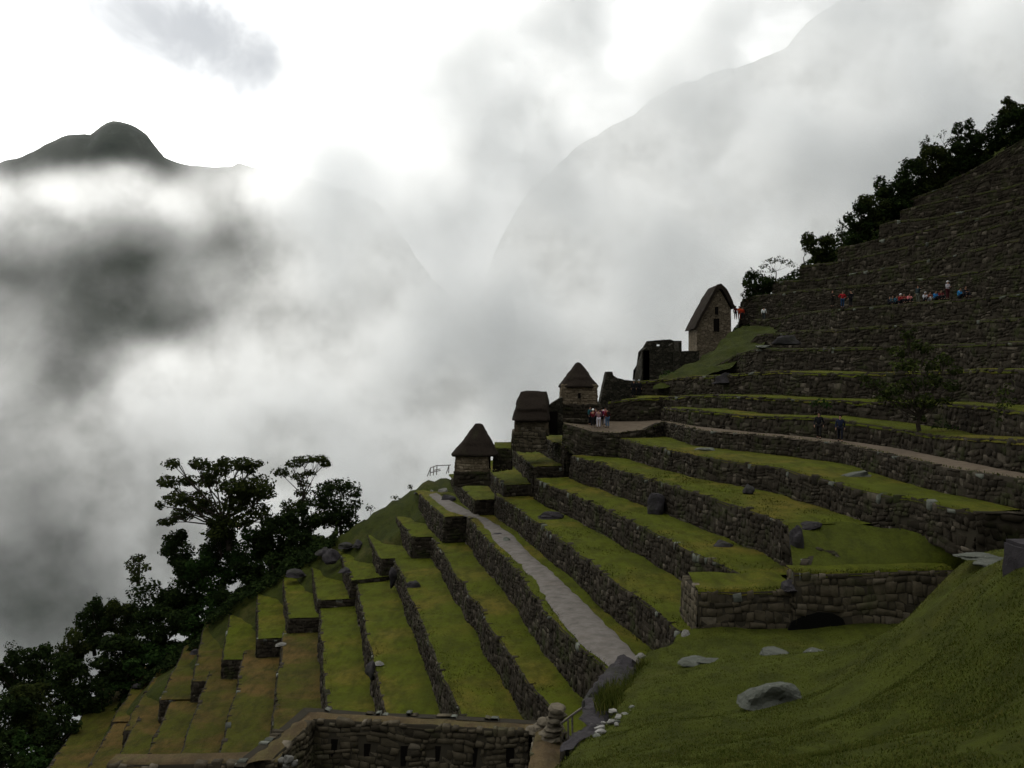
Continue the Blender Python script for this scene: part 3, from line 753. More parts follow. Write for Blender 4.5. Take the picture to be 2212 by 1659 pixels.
# ------------------------------------------------------------------ rocks
def rock(name, loc, size, mat, seed, label, cat='rock', group=None, rot=(0, 0, 0), detail=3, rough=.28, flat=0.0, parent=None, angular=.5, dome=False):
    bm = bmesh.new(); bmesh.ops.create_icosphere(bm, subdivisions=detail, radius=1)
    o3 = Vector((seed*1.7, seed*.9, seed*.3))
    rnd = random.Random(seed)
    planes = [(Vector((rnd.gauss(0, 1), rnd.gauss(0, 1), rnd.gauss(0, 1))).normalized(), rnd.uniform(.55, .85)) for _ in range(int(9*angular)+2)]
    for v in bm.verts:
        p = v.co.copy()
        for nrm, dd in planes:
            x = p.dot(nrm)
            if x > dd: p -= nrm*(x-dd)*.9
        n = mnoise.noise(p*1.4+o3)*rough+mnoise.noise(p*4+o3)*rough*.25
        p += p.normalized()*n
        if dome:
            if p.z < 0: p.x *= 1+min(.25, -p.z*.4); p.y *= 1+min(.25, -p.z*.4); p.z *= .35
            else: p.x *= 1-.15*p.z
            p += mnoise.noise_vector(p*7+o3)*.05
        if flat and p.z > flat: p.z = flat+(p.z-flat)*.15
        v.co = Vector((p.x*size[0], p.y*size[1], p.z*size[2]))
    me = bpy.data.meshes.new(name); bm.to_mesh(me); bm.free()
    me.materials.append(mat)
    o = bpy.data.objects.new(name, me); o.location = loc; o.rotation_euler = rot; COL.objects.link(o)
    if parent: adopt(o, parent)
    elif label: tag(o, label, cat, group)
    return o
G = 'boulders lying on the terraces'
def px_rock(px, py, d, wpx, hpx, depth, mat, seed, label, **kw):   # px,py = centre of its foot
    s = d/F; w = wpx*s/2; h = hpx*s
    dome = hpx < wpx*.75
    if dome: return rock('boulder', at(px, py-hpx*.06, d+depth*.3), (w*.98, depth, h*.80), mat, seed, label, group=kw.pop('group', None), dome=True, detail=kw.pop('detail', 4 if wpx > 60 else 3), **kw)
    c = at(px, py-hpx*.42, d+depth*.3)
    return rock('boulder', c, (w*1.08, depth, h*.62), mat, seed, label, group=kw.pop('group', None), **kw)
px_rock(1672, 1522, 29.6, 150, 58, .85, M_ROCKL, 3, 'large pale lichen-covered boulder alone on the foreground lawn', rough=.3, detail=4, angular=.8)
px_rock(1678, 1418, 39, 92, 26, .7, M_ROCKL, 5, 'flat dark-faced slab on the lawn, left of a pair behind the big boulder', flat=.55, angular=1, rough=.12)
px_rock(1773, 1420, 38.8, 76, 26, .7, M_ROCKL, 8, 'low pale pointed rock on the lawn, right of the flat slab', rough=.2)
px_rock(1417, 1112, 67.2, 50, 48, .8, M_ROCK, 11, 'tall dark upright boulder leaning against the middle terrace wall', rot=(0, -.2, 0), angular=.8)
px_rock(1330, 1060, 80.5, 28, 38, .5, M_ROCK, 12, 'dark upright rock set in the wall, left of the leaning boulder')
px_rock(1366, 1076, 76, 38, 42, .5, M_ROCK, 13, 'broad dark rock set in the wall beside the leaning boulder')
px_rock(1562, 1182, 55.4, 50, 18, .6, M_ROCK, 14, 'low dark block lying on the grass of the middle terrace')
px_rock(1604, 1166, 57.2, 40, 38, .5, M_ROCK, 15, 'dark rough rock at the wall foot behind the low dark block')
px_rock(1190, 1118, 78, 62, 14, .8, M_ROCK, 16, 'low flat rock with a dark end on the turf right of the gravel path')
px_rock(1617, 1068, 61.5, 24, 20, .4, M_ROCK, 17, 'small dark rock with a pale face at the foot of the upper wall')
px_rock(1847, 1032, 56.8, 62, 25, .7, M_ROCKL, 18, 'flat pale slab leaning on the wall below the two walkers', rot=(0, -.22, 0), flat=.4, angular=1)
px_rock(1523, 974, 74.3, 46, 14, .6, M_ROCKL, 19, 'low rounded pale rock on the grass strip below the footpath', flat=.5)
px_rock(1505, 1030, 71.4, 40, 6, .5, M_ROCK, 20, 'barely raised flat rock in the grass above the leaning boulder')
px_rock(1742, 1142, 49.6, 62, 18, .6, M_ROCK, 21, 'long dark rock lying over the near end of the middle wall', rot=(0, -.25, .2))
px_rock(1722, 1196, 47.6, 32, 66, .4, M_ROCK, 22, 'tall ribbed dark rock face at the near end of the middle wall', angular=1)
px_rock(1704, 1272, 44.2, 34, 24, .6, M_ROCK, 23, 'small dark rock in the grass inside the closing wall corner')
px_rock(1093, 1170, 79, 20, 12, .35, M_ROCKL, 24, 'small stone lying on the gravel path')
px_rock(1075, 1158, 82, 30, 8, .5, M_ROCK, 25, 'flat stone at the left verge of the gravel path')
px_rock(968, 1081, 103, 34, 17, .7, M_ROCK, 26, 'dark boulder at the far narrow end of the gravel path')
px_rock(957, 1061, 108, 24, 9, .6, M_CAP, 27, 'white flat slab at the far end of the gravel path', angular=1)
px_rock(933, 1061, 109, 8, 4, .3, M_CAP, 28, 'tiny white stone left of the white slab')
px_rock(715, 1216, 104, 34, 30, 1.0, M_ROCK, 29, 'large dark boulder at the forest edge between two far blocks', rot=(0, .4, 0))
px_rock(700, 1196, 108, 40, 18, 1.0, M_ROCK, 30, 'low dark rock behind the large boulder at the forest edge')
px_rock(748, 1182, 107, 36, 16, .8, M_ROCK, 31, 'dark rounded rock at the far end of a stepped wall')
px_rock(772, 1180, 106, 24, 16, .7, M_ROCK, 32, 'small dark rock right of the dark rounded rock')
px_rock(636, 1243, 106, 44, 18, 1.0, M_ROCK, 33, 'pointed grey rock at the far corner of a terrace below the forest')
px_rock(745, 1235, 96, 26, 10, .6, M_ROCK, 34, 'small dark rock on the turf near the large boulder')
px_rock(848, 1263, 90, 18, 34, .5, M_ROCK, 35, 'dark upright rock at the corner of a stepped wall')
px_rock(893, 1266, 83, 34, 14, .6, M_ROCK, 36, 'flat grey rock on the turf above the ruin with niches')
px_rock(802, 1466, 67.5, 24, 36, .5, M_ROCK, 37, 'dark rock in the gap of the wall edge below a pale slab')
px_rock(818, 1434, 68.3, 24, 6, .4, M_CAP, 38, 'pale thin slab on top of the dark rock in the wall gap')
px_rock(608, 1394, 87, 26, 7, .5, M_CAP, 39, 'pale flat slab beside a dark end face on the lower terraces')
px_rock(515, 1390, 98, 50, 9, .4, M_ROCK, 40, 'curved low row of stones across a lower terrace')
px_rock(420, 1412, 101, 22, 12, .5, M_ROCK, 41, 'small dark rock above a narrow dark end face')
px_rock(296, 1484, 106, 26, 10, .5, M_ROCK, 42, 'small dark rock at the forest edge at the bottom left')
px_rock(1650, 750, 96.5, 36, 8, .6, M_ROCKL, 43, 'pale protruding rock in the upper slope right of the tall gabled house', flat=.5)
px_rock(1565, 826, 89.5, 50, 24, .5, M_ROCK, 44, 'dark rock outcrop in the wall below the grass slope')
px_rock(1700, 742, 95.5, 60, 24, .5, M_ROCK, 45, 'dark rock outcrop hollowed at its right side in the upper wall')
# slabs and upright block at the right edge
px_rock(2120, 1203, 29.5, 100, 14, .55, M_ROCKL, 46, 'upper of two flat pale slabs beside the upright block at the right edge', flat=.3, angular=1)
px_rock(2140, 1220, 28.3, 90, 14, .45, M_ROCKL, 47, 'lower of two flat pale slabs beside the upright block at the right edge', flat=.3, angular=1)
def upright_block():
    bm = bmesh.new(); bmesh.ops.create_cube(bm, size=1)
    bmesh.ops.bevel(bm, geom=bm.edges[:], offset=.06, segments=2, affect='EDGES')
    bmesh.ops.subdivide_edges(bm, edges=bm.edges[:], cuts=3, use_grid_fill=True)
    for v in bm.verts:
        v.co = Vector((v.co.x*.9*(1-.08*(v.co.z-.5)), v.co.y*.8, v.co.z*1.35)); v.co += mnoise.noise_vector(v.co*2.2)*.05
    me = bpy.data.meshes.new('upright_block'); bm.to_mesh(me); bm.free(); me.materials.append(M_ROCK)
    o = bpy.data.objects.new('upright_block', me); o.location = at(2226, 1232, 23.8); o.rotation_euler = (0, .03, .2); COL.objects.link(o)
    tag(o, 'tall dark upright block of dressed stone cut by the right edge of the photo', 'stone block')
upright_block()
# rock outcrop below the lawn rim
oc = empty('rock_outcrop', at(1290, 1520, 38)); tag(oc, 'long dark slanting rock outcrop between the handrail and the foreground lawn', 'rock')
def slab_mesh():
    Lp = [(1336, 1424, 41.5), (1308, 1450, 40), (1282, 1482, 38.2), (1262, 1508, 36.4), (1258, 1545, 34.5), (1258, 1572, 32.8), (1236, 1596, 31), (1208, 1614, 30)]
    Rp = [(1356, 1420, 42), (1374, 1442, 40.6), (1358, 1476, 38.8), (1340, 1512, 36.8), (1320, 1545, 34.6), (1300, 1570, 32.8), (1276, 1594, 31), (1246, 1616, 29.8)]
    A = interp_line(Lp, 46); B = interp_line(Rp, 46); V = []; nj = 11
    for i in range(46):
        w_ = (B[i]-A[i]).length
        for j in range(nj):
            f = j/(nj-1); p = A[i].lerp(B[i], f); bul = math.sin(f*math.pi)**.6*w_*.33
            q = p+Vector((-.25, -1, .25))*bul; V.append(q+mnoise.noise_vector(q*1.1)*.22+mnoise.noise_vector(q*3.7)*.08)
        for j in range(nj):
            f = 1-j/(nj-1); p = A[i].lerp(B[i], f)+Vector((.5, 1.7, -.7)); V.append(p+mnoise.noise_vector(p*1.3)*.2)
    m_ = nj*2; Fc = []
    for i in range(45):
        for j in range(m_): Fc.append((i*m_+j, (i+1)*m_+j, (i+1)*m_+(j+1) % m_, i*m_+(j+1) % m_))
    Fc.append(tuple(range(m_))); Fc.append(tuple(45*m_+k for k in range(m_))[::-1])
    return V, Fc
V, Fc = slab_mesh()
o = mesh_obj('slab', V, Fc, M_ROCK); bm = bmesh.new(); bm.from_mesh(o.data); bmesh.ops.recalc_face_normals(bm, faces=bm.faces); bm.to_mesh(o.data); bm.free(); adopt(o, oc)
rock('slab', at(1277, 1524, 37.4), (.42, .7, .95), M_ROCK, 63, None, rot=(0, .15, 0), parent=oc, rough=.3, angular=.8)
# stone edging along the lawn rim
def edging():
    root = empty('stone_edging', at(1325, 1530, 33)); tag(root, 'broken line of small whitish stones edging the foreground lawn above the rock outcrop', 'stone edging')
    rnd = random.Random(5)
    line = interp_line([(1285, 1594, 28), (1318, 1564, 30.2), (1346, 1532, 32.6), (1374, 1508, 34.6), (1408, 1482, 37.2), (1448, 1452, 39.8)], 44)
    for k, p in enumerate(line):
        r = rnd.uniform(.05, .13)
        rock('stone', p+Vector((rnd.uniform(-.2, .2), rnd.uniform(-.3, .3), -.02)), (1.5*r, r, r*.75), M_CAP if k % 3 else M_ROCKL, 900+k, None, rot=(0, 0, rnd.uniform(0, 3)), parent=root, detail=2)
edging()
px_rock(1500, 1432, 39.5, 80, 13, .7, M_ROCKL, 50, 'low pale rock strip in the turf left of the flat slabs', angular=.8)
px_rock(1550, 1427, 39.2, 84, 5, .4, M_ROCKL, 51, 'thin pale flagstone lying flush in the lawn')
px_rock(1483, 1376, 44.2, 26, 18, .4, M_CAP, 52, 'pale rubble heap at the corner of the closing wall and the path wall')
px_rock(1385, 1418, 44.5, 24, 8, .3, M_CAP, 53, 'small pale stone at the near end of the gravel path')
# ------------------------------------------------------------------ masonry for plain prisms (cells of stones in relief)
def mason_mat(name, a, b, c3, scale=2.6, bumpd=.06):
    m, t, bs = new_mat(name, .95); p = geo_pos(t)
    pw = t.vmath('ADD', p, t.vmath('SCALE', t.noise(p, 2.0, 3, .5, 0, 1), scale=.25))
    pw = t.vmath('MULTIPLY', pw, (1, 1, 1.6))
    v = t.node('ShaderNodeTexVoronoi'); v.inputs['Scale'].default_value = scale; t.put(v.inputs['Vector'], pw)
    e = t.node('ShaderNodeTexVoronoi', feature='DISTANCE_TO_EDGE'); e.inputs['Scale'].default_value = scale; t.put(e.inputs['Vector'], pw)
    sx = t.node('ShaderNodeSeparateXYZ'); t.put(sx.inputs[0], v.outputs['Color'])
    c = t.ramp(sx.outputs[0], [(0, a), (.5, b), (1, c3)])
    c = t.mix(t.mapr(t.noise(p, 1.2, 5, .65), .4, .7, 0, .6), c, a)
    ed = t.mapr(e.outputs[0], 0, .09, 0, 1)
    c = t.mix(ed, (a[0]*.4, a[1]*.4, a[2]*.4), c)
    t.put(bs.inputs['Base Color'], c); bump(t, bs, t.math('ADD', ed, t.math('MULTIPLY', t.noise(p, 9, 4, .7), .5)), .8, bumpd)
    return m
M_MASON = mason_mat('ruin_masonry', (.016, .016, .011), (.035, .031, .022), (.058, .052, .038))
M_PLAST = mason_mat('house_masonry', (.085, .068, .046), (.12, .098, .066), (.16, .13, .09), 2.2, .035)

def prism(name, poly, d, th, mat, parent=None, jag=.0, dvec=None):
    """polygon given as seen at distance d, extruded away from the viewer by th metres (true thickness)"""
    f = [at(px, py, d) for px, py in poly]
    if jag:
        g = []
        for i, p in enumerate(f):
            q = f[(i+1) % len(f)]; k = max(1, int((q-p).length/.35))
            for j in range(k):
                r = p.lerp(q, j/k); n = mnoise.noise_vector(r*2.3)
                g.append(r+Vector((n.x, 0, n.z))*jag*(1 if j else .3))
        f = g
    dv = dvec or Vector((0, th, 0))
    n = len(f); V = f+[p+dv for p in f]
    Fc = [tuple(range(n)), tuple(range(2*n-1, n-1, -1))]+[(i, i+n, (i+1) % n+n, (i+1) % n) for i in range(n)]
    o = mesh_obj(name, V, Fc, mat)
    bm = bmesh.new(); bm.from_mesh(o.data); bmesh.ops.recalc_face_normals(bm, faces=bm.faces); bm.to_mesh(o.data); bm.free()
    if parent: adopt(o, parent)
    return o
prism('hollow', HOLLOW_SHADE_PTS, 43.95, .12, new_mat('hollow_shade', 1)[0], wt, jag=.05)  # dark panel on the wall, painted as the shade of the hollow
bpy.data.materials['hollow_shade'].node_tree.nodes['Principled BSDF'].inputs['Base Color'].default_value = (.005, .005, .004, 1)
def box(name, c, s, mat, parent=None, bev=0.0):
    bm = bmesh.new(); bmesh.ops.create_cube(bm, size=1, matrix=Matrix.Translation(c) @ Matrix.Diagonal((*s, 1)))
    if bev: bmesh.ops.bevel(bm, geom=bm.edges[:], offset=bev, segments=1, affect='EDGES')
    me = bpy.data.meshes.new(name); bm.to_mesh(me); bm.free(); me.materials.append(mat)
    o = bpy.data.objects.new(name, me); COL.objects.link(o)
    if parent: adopt(o, parent)
    return o
def tube(bm, pts, rad, n=6):
    rings = []
    for i, p in enumerate(pts):
        a = pts[max(i-1, 0)]; b = pts[min(i+1, len(pts)-1)]; d = (b-a).normalized()
        u = d.cross(Vector((0, 0, 1)) if abs(d.z) < .95 else Vector((1, 0, 0))).normalized(); v = d.cross(u)
        r = rad[i] if isinstance(rad, (list, tuple)) else rad
        rings.append([bm.verts.new(p+(u*math.cos(2*math.pi*k/n)+v*math.sin(2*math.pi*k/n))*r) for k in range(n)])
    for A, B in zip(rings[:-1], rings[1:]):
        for k in range(n): bm.faces.new((A[k], A[(k+1) % n], B[(k+1) % n], B[k]))
    bm.faces.new(rings[0][::-1]); bm.faces.new(rings[-1])
def bm_obj(name, bm, mat, parent=None, smooth=False):
    me = bpy.data.meshes.new(name); bm.to_mesh(me); bm.free(); me.materials.append(mat)
    if smooth: me.polygons.foreach_set('use_smooth', [True]*len(me.polygons))
    o = bpy.data.objects.new(name, me); COL.objects.link(o)
    if parent: adopt(o, parent)
    return o
def thatch_roof(parent, cx, cy, ze, a, b, c, h, shift=0, q=.92, rz=0, n_e=3.4, name='roof', droop=.12, seed=1, nb=56, round_=.10):
    V = []; nl = 18
    prof = [(-.02, .93)]                                   # underside ring
    ts = [i/(nl-1) for i in range(nl)]
    rings = []
    def ring(ax, by, z, sx):
        out = []
        for k in range(nb):
            th = 2*math.pi*k/nb; ct, sn = math.cos(th), math.sin(th)
            x = math.copysign(abs(ct)**(2/n_e), ct)*ax; y = math.copysign(abs(sn)**(2/n_e), sn)*by
            out.append((x+sx, y, z))
        return out
    rings.append(ring(a*.80, b*.80, ze-.02, 0))
    rings.append(ring(a*.97, b*.97, ze-droop, 0))
    for t_ in ts:
        e = max(0.0, 1-t_)**q
        rr = round_*math.sqrt(max(0, 1-t_))               # rounded crest
        ax = c+(a-c)*e if t_ < 1 else c*.6; by = .03+(b-.03)*e
        ax += rr*.5*(t_ > .5); by += rr*(t_ > .3)
        z = ze+h*(t_ if t_ < .85 else .85+.15*math.sin((t_-.85)/.15*math.pi/2)*.92)
        rings.append(ring(ax, by, z, shift*t_))
    cz = math.cos(rz); sz = math.sin(rz)
    for r in rings:
        for x, y, z in r:
            p = Vector((x*cz-y*sz+cx, x*sz+y*cz+cy, z)); n = mnoise.noise_vector(p*1.1+Vector((seed, 0, 0)))*.10+mnoise.noise_vector(p*5)*.045
            V.append(p+n)
    nr = len(rings); Fc = []
    for i in range(nr-1):
        for k in range(nb): Fc.append((i*nb+k, i*nb+(k+1) % nb, (i+1)*nb+(k+1) % nb, (i+1)*nb+k))
    Fc.append(tuple(range(nb))[::-1]); Fc.append(tuple((nr-1)*nb+k for k in range(nb)))
    o = mesh_obj(name, V, Fc, M_THATCH, smooth=True); adopt(o, parent); return o
def opening(name, parent, px0, px1, py0, py1, d, frame=.12, lab=None):
    """interior shade painted as a near-black panel, with jambs, sill and lintel of stone standing proud of the wall"""
    a = at(px0, py0, d); b = at(px1, py1, d); w_ = b.x-a.x; h_ = a.z-b.z; c = (a+b)/2
    bm = bmesh.new()
    for (dx, dz, sx, sz) in ((-(w_/2+frame/2), 0, frame, h_), (w_/2+frame/2, 0, frame, h_), (0, h_/2+frame/2, w_+2*frame, frame), (0, -h_/2-frame/2, w_+2*frame, frame)):
        bmesh.ops.create_cube(bm, size=1, matrix=Matrix.Translation(c+Vector((dx, -.03, dz))) @ Matrix.Diagonal((sx-.004, .12, sz-.004, 1)))
    o = bm_obj(name, bm, M_PLAST, parent)
    r = box('recess_shade', c+Vector((0, -.02, 0)), (w_, .06, h_), M_OPENING_SHADE); adopt2(r, o)
    return o
def adopt2(o, par):           # sub-part: parent is itself a child whose world matrix is the identity
    o.parent = par; return o
def four_walls(name, parent, x0, x1, pytop, pybot, d, depth, mat, size, rowh, seed, batter=.04, rough=.7, core=None, xt=None):
    a = at(x0, pytop, d); b = at(x1, pytop, d); h = a.z-at(x0, pybot, d).z
    pts = [a+Vector((0, depth, 0)), a, b, b+Vector((0, depth, 0))]
    o = stone_wall(name, pts, h, mat, size, rowh, seed=seed, batter=batter, rough=rough, core=core or M_CLAY, skip=0, cap=.01)
    adopt(o, parent)
    return o

# ---- lowest thatched house
HG = 'thatched stone houses along the edge of the terraces'
d = 88.0
hF = empty('thatched_house', at(1026, 1025, d)); tag(hF, 'lowest thatched house with short ridge, beside the wooden railing on the left', 'house', HG)
four_walls('wall', hF, 984, 1054, 980, 1030, d, 3.0, M_HOUSE, .34, .2, 501, core=M_CLAY)
four_walls('plinth', hF, 981, 1057, 1019, 1048, d-.3, 3.4, M_STONE, .5, .3, 502, rough=1.2, core=M_CORE)
thatch_roof(hF, at(1025, 0, d).x, d+1.6, at(0, 983, d).z, 50.5*d/F, 2.0, 5*d/F, 67*d/F, shift=9*d/F, seed=2, q=1.0, n_e=4.5)
r = box('doorway', Vector((at(1056, 0, d).x+.06, d+1.6, at(0, 996, d).z)), (.1, 1.3, 1.5), M_OPENING_SHADE, hF)  # near-black slab painted as the unlit inside of the door
# ---- house with the broad roof
d = 93.0
hE = empty('thatched_house', at(1148, 968, d)); tag(hE, 'thatched house with a broad flat-topped roof, second from the left', 'house', HG)
four_walls('wall', hE, 1113, 1184, 902, 934, d, 3.2, M_STONE2, .34, .22, 503)
four_walls('plinth', hE, 1108, 1178, 933, 972, d-.35, 3.8, M_STONE2, .42, .28, 504, batter=.10, rough=1.0, core=M_CORE)
thatch_roof(hE, at(1148, 0, d).x, d+1.7, at(0, 907, d).z, 41*d/F, 2.2, 27*d/F, 62*d/F, shift=6*d/F, seed=5, q=.8, n_e=5, round_=.25)
# ---- pointed small house on its plinth
d = 97.0
hD = empty('thatched_house', at(1252, 906, d)); tag(hD, 'small thatched house with pointed roof and one tiny window, above the group of people', 'house', HG)
four_walls('wall', hD, 1213.5, 1289.5, 830, 874, d, 3.3, M_HOUSE, .32, .19, 505)
four_walls('plinth', hD, 1206, 1299, 873, 925, d-.4, 4.2, M_STONE, .42, .27, 506, batter=.05, rough=1.0, core=M_CORE)
thatch_roof(hD, at(1251.5, 0, d).x, d+1.65, at(0, 835, d).z, 43.5*d/F, 2.0, 2.0*d/F, 53*d/F, seed=9, q=.9, n_e=3.0)
opening('window', hD, 1248.5, 1254.5, 856-7, 861, d-.1, .07)
# gate wall between the two
d = 95.0
gw = empty('gate_wall', at(1196, 935, d)); tag(gw, 'dark masonry wall with a tall doorway between the broad-roofed house and the pointed house', 'stone wall')
prism('masonry', [(1184, 940), (1184, 878), (1192, 871), (1210, 860), (1216, 858), (1216, 940)], d+.2, 1.4, M_MASON, gw, jag=.05)
box('doorway', at(1196, 912, d)+Vector((0, .17, 0)), (17*d/F, .12, 46*d/F), M_OPENING_SHADE, gw)  # dark slab in place of the shade within the passage
# ---- grass-topped block right of the lowest house
b1 = empty('stone_block', at(1085, 1003, 91)); tag(b1, 'square grass-topped stone block right of the lowest thatched house', 'stone wall')
four_walls('masonry', b1, 1067, 1104, 968, 1012, 91, 3.5, M_STONE, .4, .26, 507, core=M_CORE, rough=1.0)
ps = [at(1067, 968, 91), at(1104, 968, 91)]
o = sheet('turf', ps, 3.4, M_GRASS, direction=Vector((0, 1, 0)), rise=.08, seed=3, kind=None); adopt(o, b1)

# ---- tall gabled house at the top
d = 128.0
hA = empty('thatched_house', at(1540, 756, d)); tag(hA, 'tall gabled thatched house with dark door and window in its gable, highest on the slope', 'house', HG)
body = [(1505, 775), (1505, 704), (1530, 660), (1552, 622), (1566, 645), (1579, 668), (1580, 775)]
fr = [at(px, py, d) for px, py in body]; dep = 6.0; sh = Vector((0, dep, 0))     # the house runs straight back
n = len(fr); V = fr+[p+sh for p in fr]
Fc = [tuple(range(n))]+[(i, i+n, (i+1) % n+n, (i+1) % n) for i in range(n)]+[tuple(range(2*n-1, n-1, -1))]
o = mesh_obj('wall', V, Fc, M_PLAST); bm = bmesh.new(); bm.from_mesh(o.data); bmesh.ops.recalc_face_normals(bm, faces=bm.faces); bm.to_mesh(o.data); bm.free(); adopt(o, hA)
def gable_roof(parent, outer, inner, d, front, sh, mat):
    A = [at(px, py, d)+Vector((0, -front, 0)) for px, py in outer]; B = [at(px, py, d)+Vector((0, -front, 0)) for px, py in inner]
    # smooth the crest
    def dens(P, k=5):
        out = []
        for i in range(len(P)-1):
            for j in range(k): out.append(P[i].lerp(P[i+1], j/k))
        out.append(P[-1])
        for _ in range(1): out = [out[0]]+[(out[i-1]+out[i]*2+out[i+1])/4 for i in range(1, len(out)-1)]+[out[-1]]
        return out
    A = dens(A); B = dens(B); m_ = len(A); ny = 10; V = []
    full = sh*((sh.y+front*2)/sh.y)
    for j in range(ny):
        for P in (A, B):
            for p in P:
                q = p+full*(j/(ny-1)); V.append(q+mnoise.noise_vector(q*1.2)*.10+mnoise.noise_vector(q*5)*.04)
    Fc = []
    idx = lambda j, s_, i: (j*2+s_)*m_+i
    for j in range(ny-1):
        for i in range(m_-1):
            Fc.append((idx(j, 0, i), idx(j+1, 0, i), idx(j+1, 0, i+1), idx(j, 0, i+1))); Fc.append((idx(j, 1, i), idx(j, 1, i+1), idx(j+1, 1, i+1), idx(j+1, 1, i)))
        Fc.append((idx(j, 0, 0), idx(j, 1, 0), idx(j+1, 1, 0), idx(j+1, 0, 0))); Fc.append((idx(j, 0, m_-1), idx(j+1, 0, m_-1), idx(j+1, 1, m_-1), idx(j, 1, m_-1)))
    for j in (0, ny-1):
        for i in range(m_-1): Fc.append((idx(j, 0, i), idx(j, 0, i+1), idx(j, 1, i+1), idx(j, 1, i)))
    o = mesh_obj('roof', V, Fc, mat, smooth=False); bm = bmesh.new(); bm.from_mesh(o.data); bmesh.ops.recalc_face_normals(bm, faces=bm.faces); bm.to_mesh(o.data); bm.free()
    adopt(o, parent)
gable_roof(hA, [(1497, 711), (1511, 684), (1526, 656), (1540, 631), (1549, 616), (1557, 612), (1566, 621), (1579, 645), (1589, 665)], [(1502, 712), (1516, 686), (1530, 660), (1543, 637), (1550, 626), (1556, 623), (1562, 631), (1574, 652), (1583, 668)], d, .35, sh, M_THATCH)
opening('window', hA, 1543.5, 1551.5, 663, 680, d, .10)
opening('doorway', hA, 1541, 1554, 688, 717, d, .12)

# ---- roofless ruined tower
d = 112.0
tb = empty('ruined_tower', at(1420, 820, d)); tag(tb, 'tall roofless stone tower with sloping sides and a small see-through hole near its top', 'ruin')
prism('front_wall', [(1385, 838), (1387, 757), (1399, 749), (1425, 750), (1446, 746), (1453, 741), (1458, 757), (1474, 762), (1474, 838)], d, .8, M_MASON, tb, jag=.08)
# back wall in pieces around the hole
prism('back_wall', [(1380, 838), (1380, 762), (1389, 752), (1398, 737), (1418.5, 735), (1418.5, 838)], d+4.2, .8, M_MASON, tb, jag=.04)
prism('back_wall', [(1418.6, 838), (1418.6, 747.5), (1426.4, 747.5), (1426.4, 838)], d+4.21, .78, M_MASON, tb)
prism('back_wall', [(1418.6, 744), (1418.6, 735), (1426.4, 734.6), (1426.4, 744)], d+4.21, .78, M_MASON, tb)
prism('back_wall', [(1426.5, 838), (1426.5, 734.6), (1447, 733), (1456, 736), (1472, 736), (1472.5, 838)], d+4.2, .8, M_MASON, tb, jag=.04)
# left side wall, battered
V = [at(1366.5, 822, d+4.5), at(1368, 800, d+4.5), at(1375, 789, d+4.5), at(1379, 760, d+4.5), at(1388, 751, d+4.5), at(1389.5, 757, d), at(1389, 838, d), at(1366, 838, d+4.5)]
n = len(V); V = V+[p+Vector((.7, 0, 0)) for p in V]
o = mesh_obj('side_wall', V, [tuple(range(n)), tuple(range(2*n-1, n-1, -1))]+[(i, i+n, (i+1) % n+n, (i+1) % n) for i in range(n)], M_MASON); adopt(o, tb)
prism('side_wall', [(1466, 838), (1466, 737), (1472.5, 736), (1473, 838)], d+.8, 3.4, M_MASON, tb)
lw = prism('low_wall', [(1456, 815), (1457, 760), (1480, 758), (1510, 758), (1512, 800)], 111, 2.5, M_MASON, jag=.04); tag(lw, 'low grass-topped wall between the ruined tower and the tall gabled house', 'stone wall')
# ---- broken wall left of the tower
bw = prism('broken_wall', [(1292, 885), (1298, 862), (1304, 832), (1311, 803), (1323, 803), (1325, 811), (1334, 817), (1342, 818), (1350, 821), (1364, 822), (1378, 826), (1380, 885)], 103, 2.2, M_MASON, jag=.05)
tag(bw, 'broken ruined wall rising to a stub at its left end, right of the pointed thatched house', 'ruin')
pw = stone_wall('parapet', [at(1217, 904, 92), at(1290, 905, 92)], .45, M_STONE, .4, .22, seed=510, rough=1); tag(pw, 'low stone kerb at the back of the plaza left of the group of people', 'stone wall')

# ---- ruin with niches at the bottom
zr = -15.9
UP = Vector((0, 0, .12))
ru = empty('roofless_ruin', atz(900, 1575, zr)+Vector((0, 0, -3))); tag(ru, 'roofless stone building with dark wall niches, cut by the bottom edge of the photo', 'ruin')
L0, L1 = atz(676, 1556, zr), atz(1142, 1582, zr)
Lf = atz(585, 1642, zr)
cum = (L1-L0).length
nich = [(724, 1596, 1634), (795, 1606, 1645), (874, 1611, 1654), (949, 1611, 1646), (1030, 1615, 1656), (1102, 1615, 1656)]
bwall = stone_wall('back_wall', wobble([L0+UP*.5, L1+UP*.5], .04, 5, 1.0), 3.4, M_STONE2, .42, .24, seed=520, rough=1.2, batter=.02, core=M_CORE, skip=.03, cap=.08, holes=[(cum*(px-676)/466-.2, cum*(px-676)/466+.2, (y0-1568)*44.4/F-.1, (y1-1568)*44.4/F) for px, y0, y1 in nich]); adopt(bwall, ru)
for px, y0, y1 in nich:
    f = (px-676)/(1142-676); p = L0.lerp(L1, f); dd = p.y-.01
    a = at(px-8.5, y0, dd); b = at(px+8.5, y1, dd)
    nb = box('niche_shade', (a+b)/2, (b.x-a.x, .10, a.z-b.z), M_OPENING_SHADE, ru)  # near-black box stands in for the shade in each wall recess
lwall = stone_wall('side_wall', wobble([Lf, L0], .05, 6, 1.0), 3.4, M_STONE2, .42, .24, seed=521, rough=1.5, batter=.0, skip=.03, cap=.08); adopt(lwall, ru)
O0, O1 = atz(656, 1534, zr), atz(1160, 1561, zr); Of = atz(505, 1660, zr)
ow_ = stone_wall('outer_face', wobble([O1+UP, O0+UP, Of+UP], .06, 7, 1.0), 7.5, M_STONE2, .36, .26, seed=522, rough=1.5, batter=.02, skip=.2, cap=.14, pale_caps=.6); adopt(ow_, ru)
